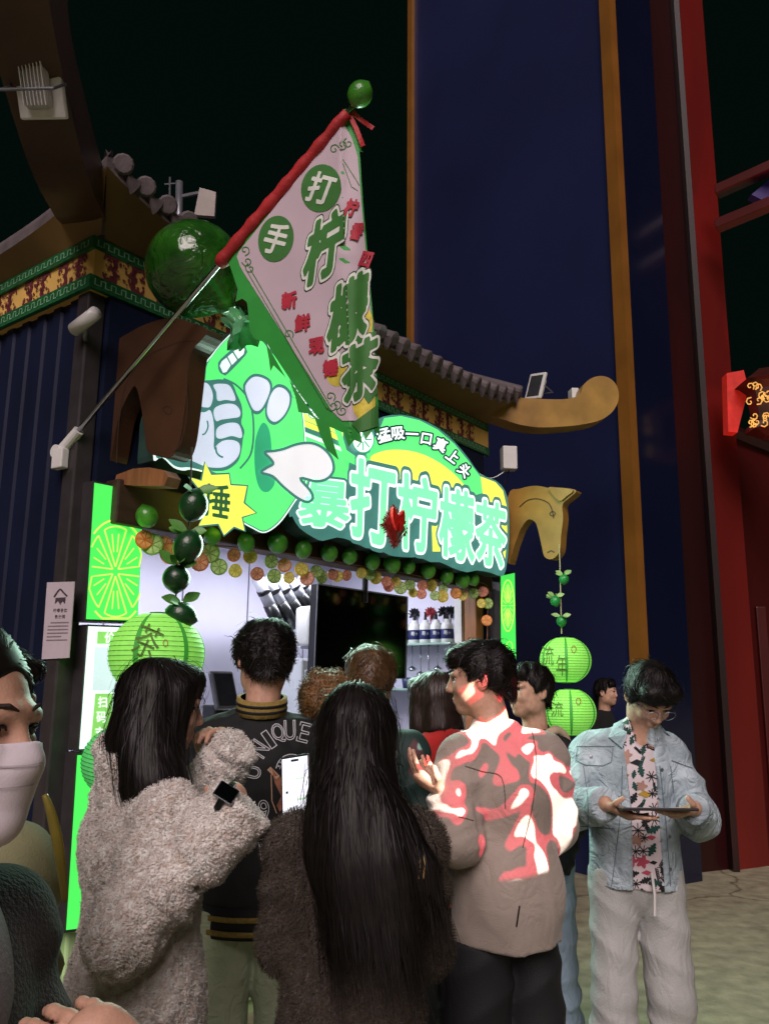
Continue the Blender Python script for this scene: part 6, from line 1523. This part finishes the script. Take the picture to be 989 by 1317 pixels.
tdr = Draw(on_mesh(tV, tF), 5.); m_goldarc = M('gold_braid', '#a8884e', rough=.6, var=.3, vs=80)
p.trousers('trousers', M('dark_trousers', '#14161c')); p.shoes(m_dark)
def fn(S):
    S.ell(p.H((0, -.016, .028)), (.084, .102, .096), 0, p.HB); bk = np.array([0, 1., 0])
    pts = [p.H((0, -.03, .0)), p.J['neck'] + [0, -.05, .0], p.J['neck'] + [.02, -.09, -.08], p.J['neck'] + [.04, -.115, -.15], p.J['neck'] + [.055, -.125, -.22], p.J['neck'] + [.065, -.13, -.28]]
    rs = [.084, .090, .105, .098, .075, .03]
    for i in range(5): S.cap(pts[i], pts[i + 1], rs[i], rs[i + 1], .04, flat=(bk, .62 if i else .9))
    S.cap(p.J['neck'] + [.08, -.08, -.05], p.J['neck'] + [.16, -.11, -.13], .065, .032, .03, flat=(bk, .6)); S.cap(p.J['neck'] + [.16, -.11, -.13], p.J['neck'] + [.205, -.115, -.20], .032, .010, .02, flat=(bk, .7))
    S.noise(.004, 38, 3, (1.4, 1, .05)); S.noise(.002, 95, 4, (1.2, 1, .06))
def flw(q, P, g):
    d = gravity(1., 0, 0, .5)(q, P, g); return d + np.array([.16, 0, 0]) * np.clip((-.1 - P[:, 2:3]) / .2, 0, 1)
p.hair(HAIR, fn, 9000, .36, 14, .0012, flw, lift=.008, loose=.08, jit=.06, free_z=-.33, fly=.06, seed=71, roots=lambda q: q[:, 2] > -.16, box=((-.3, -.36, -.85), (.42, .2, .16)), vary=.4, h=.008)
hS = p.hairS; V_, F_ = hS.mesh(); HV = p.W(V_); aV = np.concatenate([HV, tV]); aF = np.concatenate([F_, tF + len(HV)]); adr = Draw(on_mesh(aV, aF), 5.)
adr.strokes('gold_braid', [(ell(528, 1112, 18, 38, 14, -50, 50), 2.0, False, 0), (ell(522, 1112, 18, 36, 14, -50, 50), 2.0, False, 0), (ell(526, 1180, 20, 34, 14, -50, 45), 2.0, False, 0), (ell(520, 1180, 20, 32, 14, -50, 45), 2.0, False, 0)], .004, m_goldarc, tc2)
# phone in her raised hand
pc_ = at_y(381, 1013, 2.19); pz = nrm([-.28, -1, .35]); px_ = nrm(np.cross([-.18, 0, 1], pz)); py_ = np.cross(pz, px_)
ph = thing('phone', pc_ - Z * .08, 'lit white phone screen held up beside the long black hair', 'phone')
MB().bbox(pc_, px_, py_, pz, .038, .080, .004, .0035).build('case', m_dark, ph)
obj('screen', [pc_ + pz * .0045 + px_ * a * .0335 + py_ * b_ * .073 for a, b_ in ((-1, -1), (1, -1), (1, 1), (-1, 1))], [(0, 1, 2, 3)], M('phone_screen', '#e8eefa', rough=.15, emit=1.0, ecol='#e4ecfa'), ph)
for a, b_, w_, h_ in ((.0, .066, .010, .003), (-.022, -.01, .003, .003), (.016, -.03, .012, .0025), (.012, .02, .012, .002)):
    obj('screen_mark', [pc_ + pz * .0052 + px_ * (a + i * w_) + py_ * (b_ + j * h_) for i, j in ((-1, -1), (1, -1), (1, 1), (-1, 1))], [(0, 1, 2, 3)], m_dark if w_ < .011 else M('screen_green', '#bfe0c4', emit=.7), ph)

# ---- person in khaki behind the masked woman
p = Person('person in a pale khaki jacket with a gold-edged bag, mostly hidden by the masked woman', -15, 1.5, 35, 1.62, dict(elR=(.19, .0, 1.06), wrR=(.15, .08, .80), head=(-.05, .02, 1.585)), yaw=0)
p.build_body(.010, faces=False)
def f(S, J): p.jacket(S, hem=.75, fold=.008); S.noise(.006, 18, 61, (1, 1, .5))
p.garment('jacket', M('khaki_cloth', '#8a8a66', rough=.8, var=.15, **CLOTH), f, .010); p.trousers('trousers', M('dark_trousers', '#14161c')); p.shoes(m_dark)
short_hair(p, HAIR, n=800, seed=81)
st_ = [at_y(x, y, 1.30) for x, y in ((58, 1022), (66, 1045), (74, 1080), (80, 1120), (84, 1160))]
MB().tube(spline(st_, 5, False), [.004 + .004 * math.sin(3.14 * i / 20) for i in range(21)], 8).build('bag_edge', M('olive_gold_leather', '#9a8a3c', rough=.3, var=.3), p.body, True)

# ---- masked woman close by
p = Person('woman in a white face mask and black coat walking past', -80, .97, 110, 1.615, dict(elR=(.185, -.08, 1.12), wrR=('px', 210, 1392, .90), head=(0, .03, 1.585), elL=(-.19, .02, 1.1), wrL=(-.18, .15, .95)), yaw=-6, pitch=3)
b = p.build_body(.0045, hands=dict(R=dict(dirv=p.loc(52, 1300, .87) - p.J['wrR'], palm=p.loc(100, 1330, 1.1) - p.loc(100, 1270, .80), curl=(.35, .42, .48, .52), thumb=.8)), faces=True, ears=True)
def f(S, J):
    p.head(S, inf=.007, ears=False, neck=False); S.cap(p.H((0, .07, -.045)), p.H((0, .075, -.085)), .040, .032, .02)
    S.cut(p.H((0, .09, -.012)), p.HB @ np.array([0, -.18, 1])); S.cut(p.H((0, .012, -.05)), p.HB @ np.array([0, -1, 0])); S.cut(p.H((0, .05, -.122)), p.HB @ np.array([0, 0, -1])); S.noise(.0015, 60, 3, (.3, .3, 3))
mk = p.garment('face_mask', M('white_mask_fabric', '#d6cdd4', rough=.8, var=.04, vs=30, bump=.1, bs=500), f, .004)
for x in (-1, 1):
    MB().tube(spline([p.W(p.H(v))[0] for v in ((x * .066, .016, -.03), (x * .078, -.005, .0), (x * .086, -.035, .015), (x * .084, -.04, -.02), (x * .066, .012, -.085))], 5, False), .0016, 5).build('ear_loop', m_white, mk)
mV, mF, _ = p.last; mdr = Draw(on_mesh(mV, mF), 6.)
mdr.strokes('pleat', [([(-40, 984), (0, 986), (40, 984), (66, 978)], 2.2, False, 6), ([(-40, 1012), (0, 1014), (40, 1010), (62, 1003)], 1.6, False, 6)], .0006, M('mask_pleat', '#b4abb2', rough=.8), mk)
def f(S, J):
    p.jacket(S, hem=.45, ch=.148, wa=.155, sl=(.064, .060, .048), fold=.007); S.cap((0, 0, .45), (0, 0, .9), .18, .155, .05, flat=((0, 1, 0), .8), ends=(1, 0)); S.noise(.006, 18, 71, (1, 1, .5))
    S.cap((0, .22, .5), (0, .2, 1.4), .08, .06, .01, op='sub')
p.garment('black_coat', M('black_wool', '#0d0c0d', rough=.9, var=.2, vs=60, bump=.4, bs=200, sheen=.2), f, .009)
def f(S, J): S.cap((0, .0, .7), J['chest'] + [0, .0, .06], .140, .136, .04, flat=((0, 1, 0), .70)); S.cap(J['chest'] + [0, 0, .06], J['neck'] + [0, 0, .01], .095, .062, .05, ends=(0, 1)); S.noise(.005, 20, 72, (1, 1, .5))
p.garment('grey_top', M('lilac_grey_knit', '#8f868e', rough=.85, bump=.3, bs=200), f, .010)
p.trousers('trousers', M('dark_trousers', '#14161c')); p.shoes(m_dark)
def fn(S):
    S.ell(p.H((0, -.020, .030)), (.086, .102, .098), 0, p.HB); S.cap(p.H((0, -.04, .0)), p.H((0, -.06, -.10)), .082, .07, .03); S.cap(p.H((0, -.06, -.10)), p.J['neck'] + [0, -.09, -.14], .07, .05, .03)
    S.cut(p.H((0, .072, .062)), p.HB @ np.array([0, .86, -.5])); S.noise(.0018, 90, 3, (1, 1, .1))
p.hair(HAIR, fn, 4200, .22, 9, .0011, lambda q, P, g: np.array([0, 0, -.5]) + (p.HB @ np.array([0, -1., -.1])) * 1.0, lift=.002, loose=.02, jit=.03, seed=91, roots=lambda q: q[:, 2] > -.06, box=((-.2, -.25, -.45), (.2, .2, .16)))
# ------------------------------------------------------------------ coloured show lights of the street
gobo = spot('pattern_projector', (2.6, -2.2, 4.6), at_y(652, 990, 2.75), 9000, (1, 1, 1), 5.4, .1, .003)
gl = gobo.data; gl.use_nodes = True; N = gl.node_tree.nodes; L = gl.node_tree.links; em = N['Emission']
tc = N.new('ShaderNodeTexCoord'); sx = N.new('ShaderNodeSeparateXYZ'); L.new(tc.outputs['Normal'], sx.inputs[0])
dx = N.new('ShaderNodeMath'); dx.operation = 'DIVIDE'; L.new(sx.outputs[0], dx.inputs[0]); L.new(sx.outputs[2], dx.inputs[1])
dy = N.new('ShaderNodeMath'); dy.operation = 'DIVIDE'; L.new(sx.outputs[1], dy.inputs[0]); L.new(sx.outputs[2], dy.inputs[1])
cx = N.new('ShaderNodeCombineXYZ'); L.new(dx.outputs[0], cx.inputs[0]); L.new(dy.outputs[0], cx.inputs[1])
nz = N.new('ShaderNodeTexNoise'); nz.inputs['Scale'].default_value = 42; nz.inputs['Detail'].default_value = .6; nz.inputs['Distortion'].default_value = 1.3; L.new(cx.outputs[0], nz.inputs['Vector'])
rp = N.new('ShaderNodeValToRGB'); L.new(nz.outputs[0], rp.inputs[0]); e = rp.color_ramp.elements
e[0].position = .455; e[0].color = (0, 0, 0, 1); e[1].position = .46; e[1].color = (.34, .008, .035, 1)
for pos, c in ((.535, (.34, .008, .035, 1)), (.543, (1, .90, .84, 1)), (1., (1, .9, .82, 1))): k = e.new(pos); k.color = c
L.new(rp.outputs[0], em.inputs['Color']); em.inputs['Strength'].default_value = 1
spot('red_wash', (4.6, 5.4, .3), at_y(950, 190, 8.3), 700, (1, .07, .04), 40, .9, .2)
spot('red_wash', (3.2, 6.4, .2), at_y(950, 1000, 8.3), 10, (1, .10, .06), 80, .8, .2)
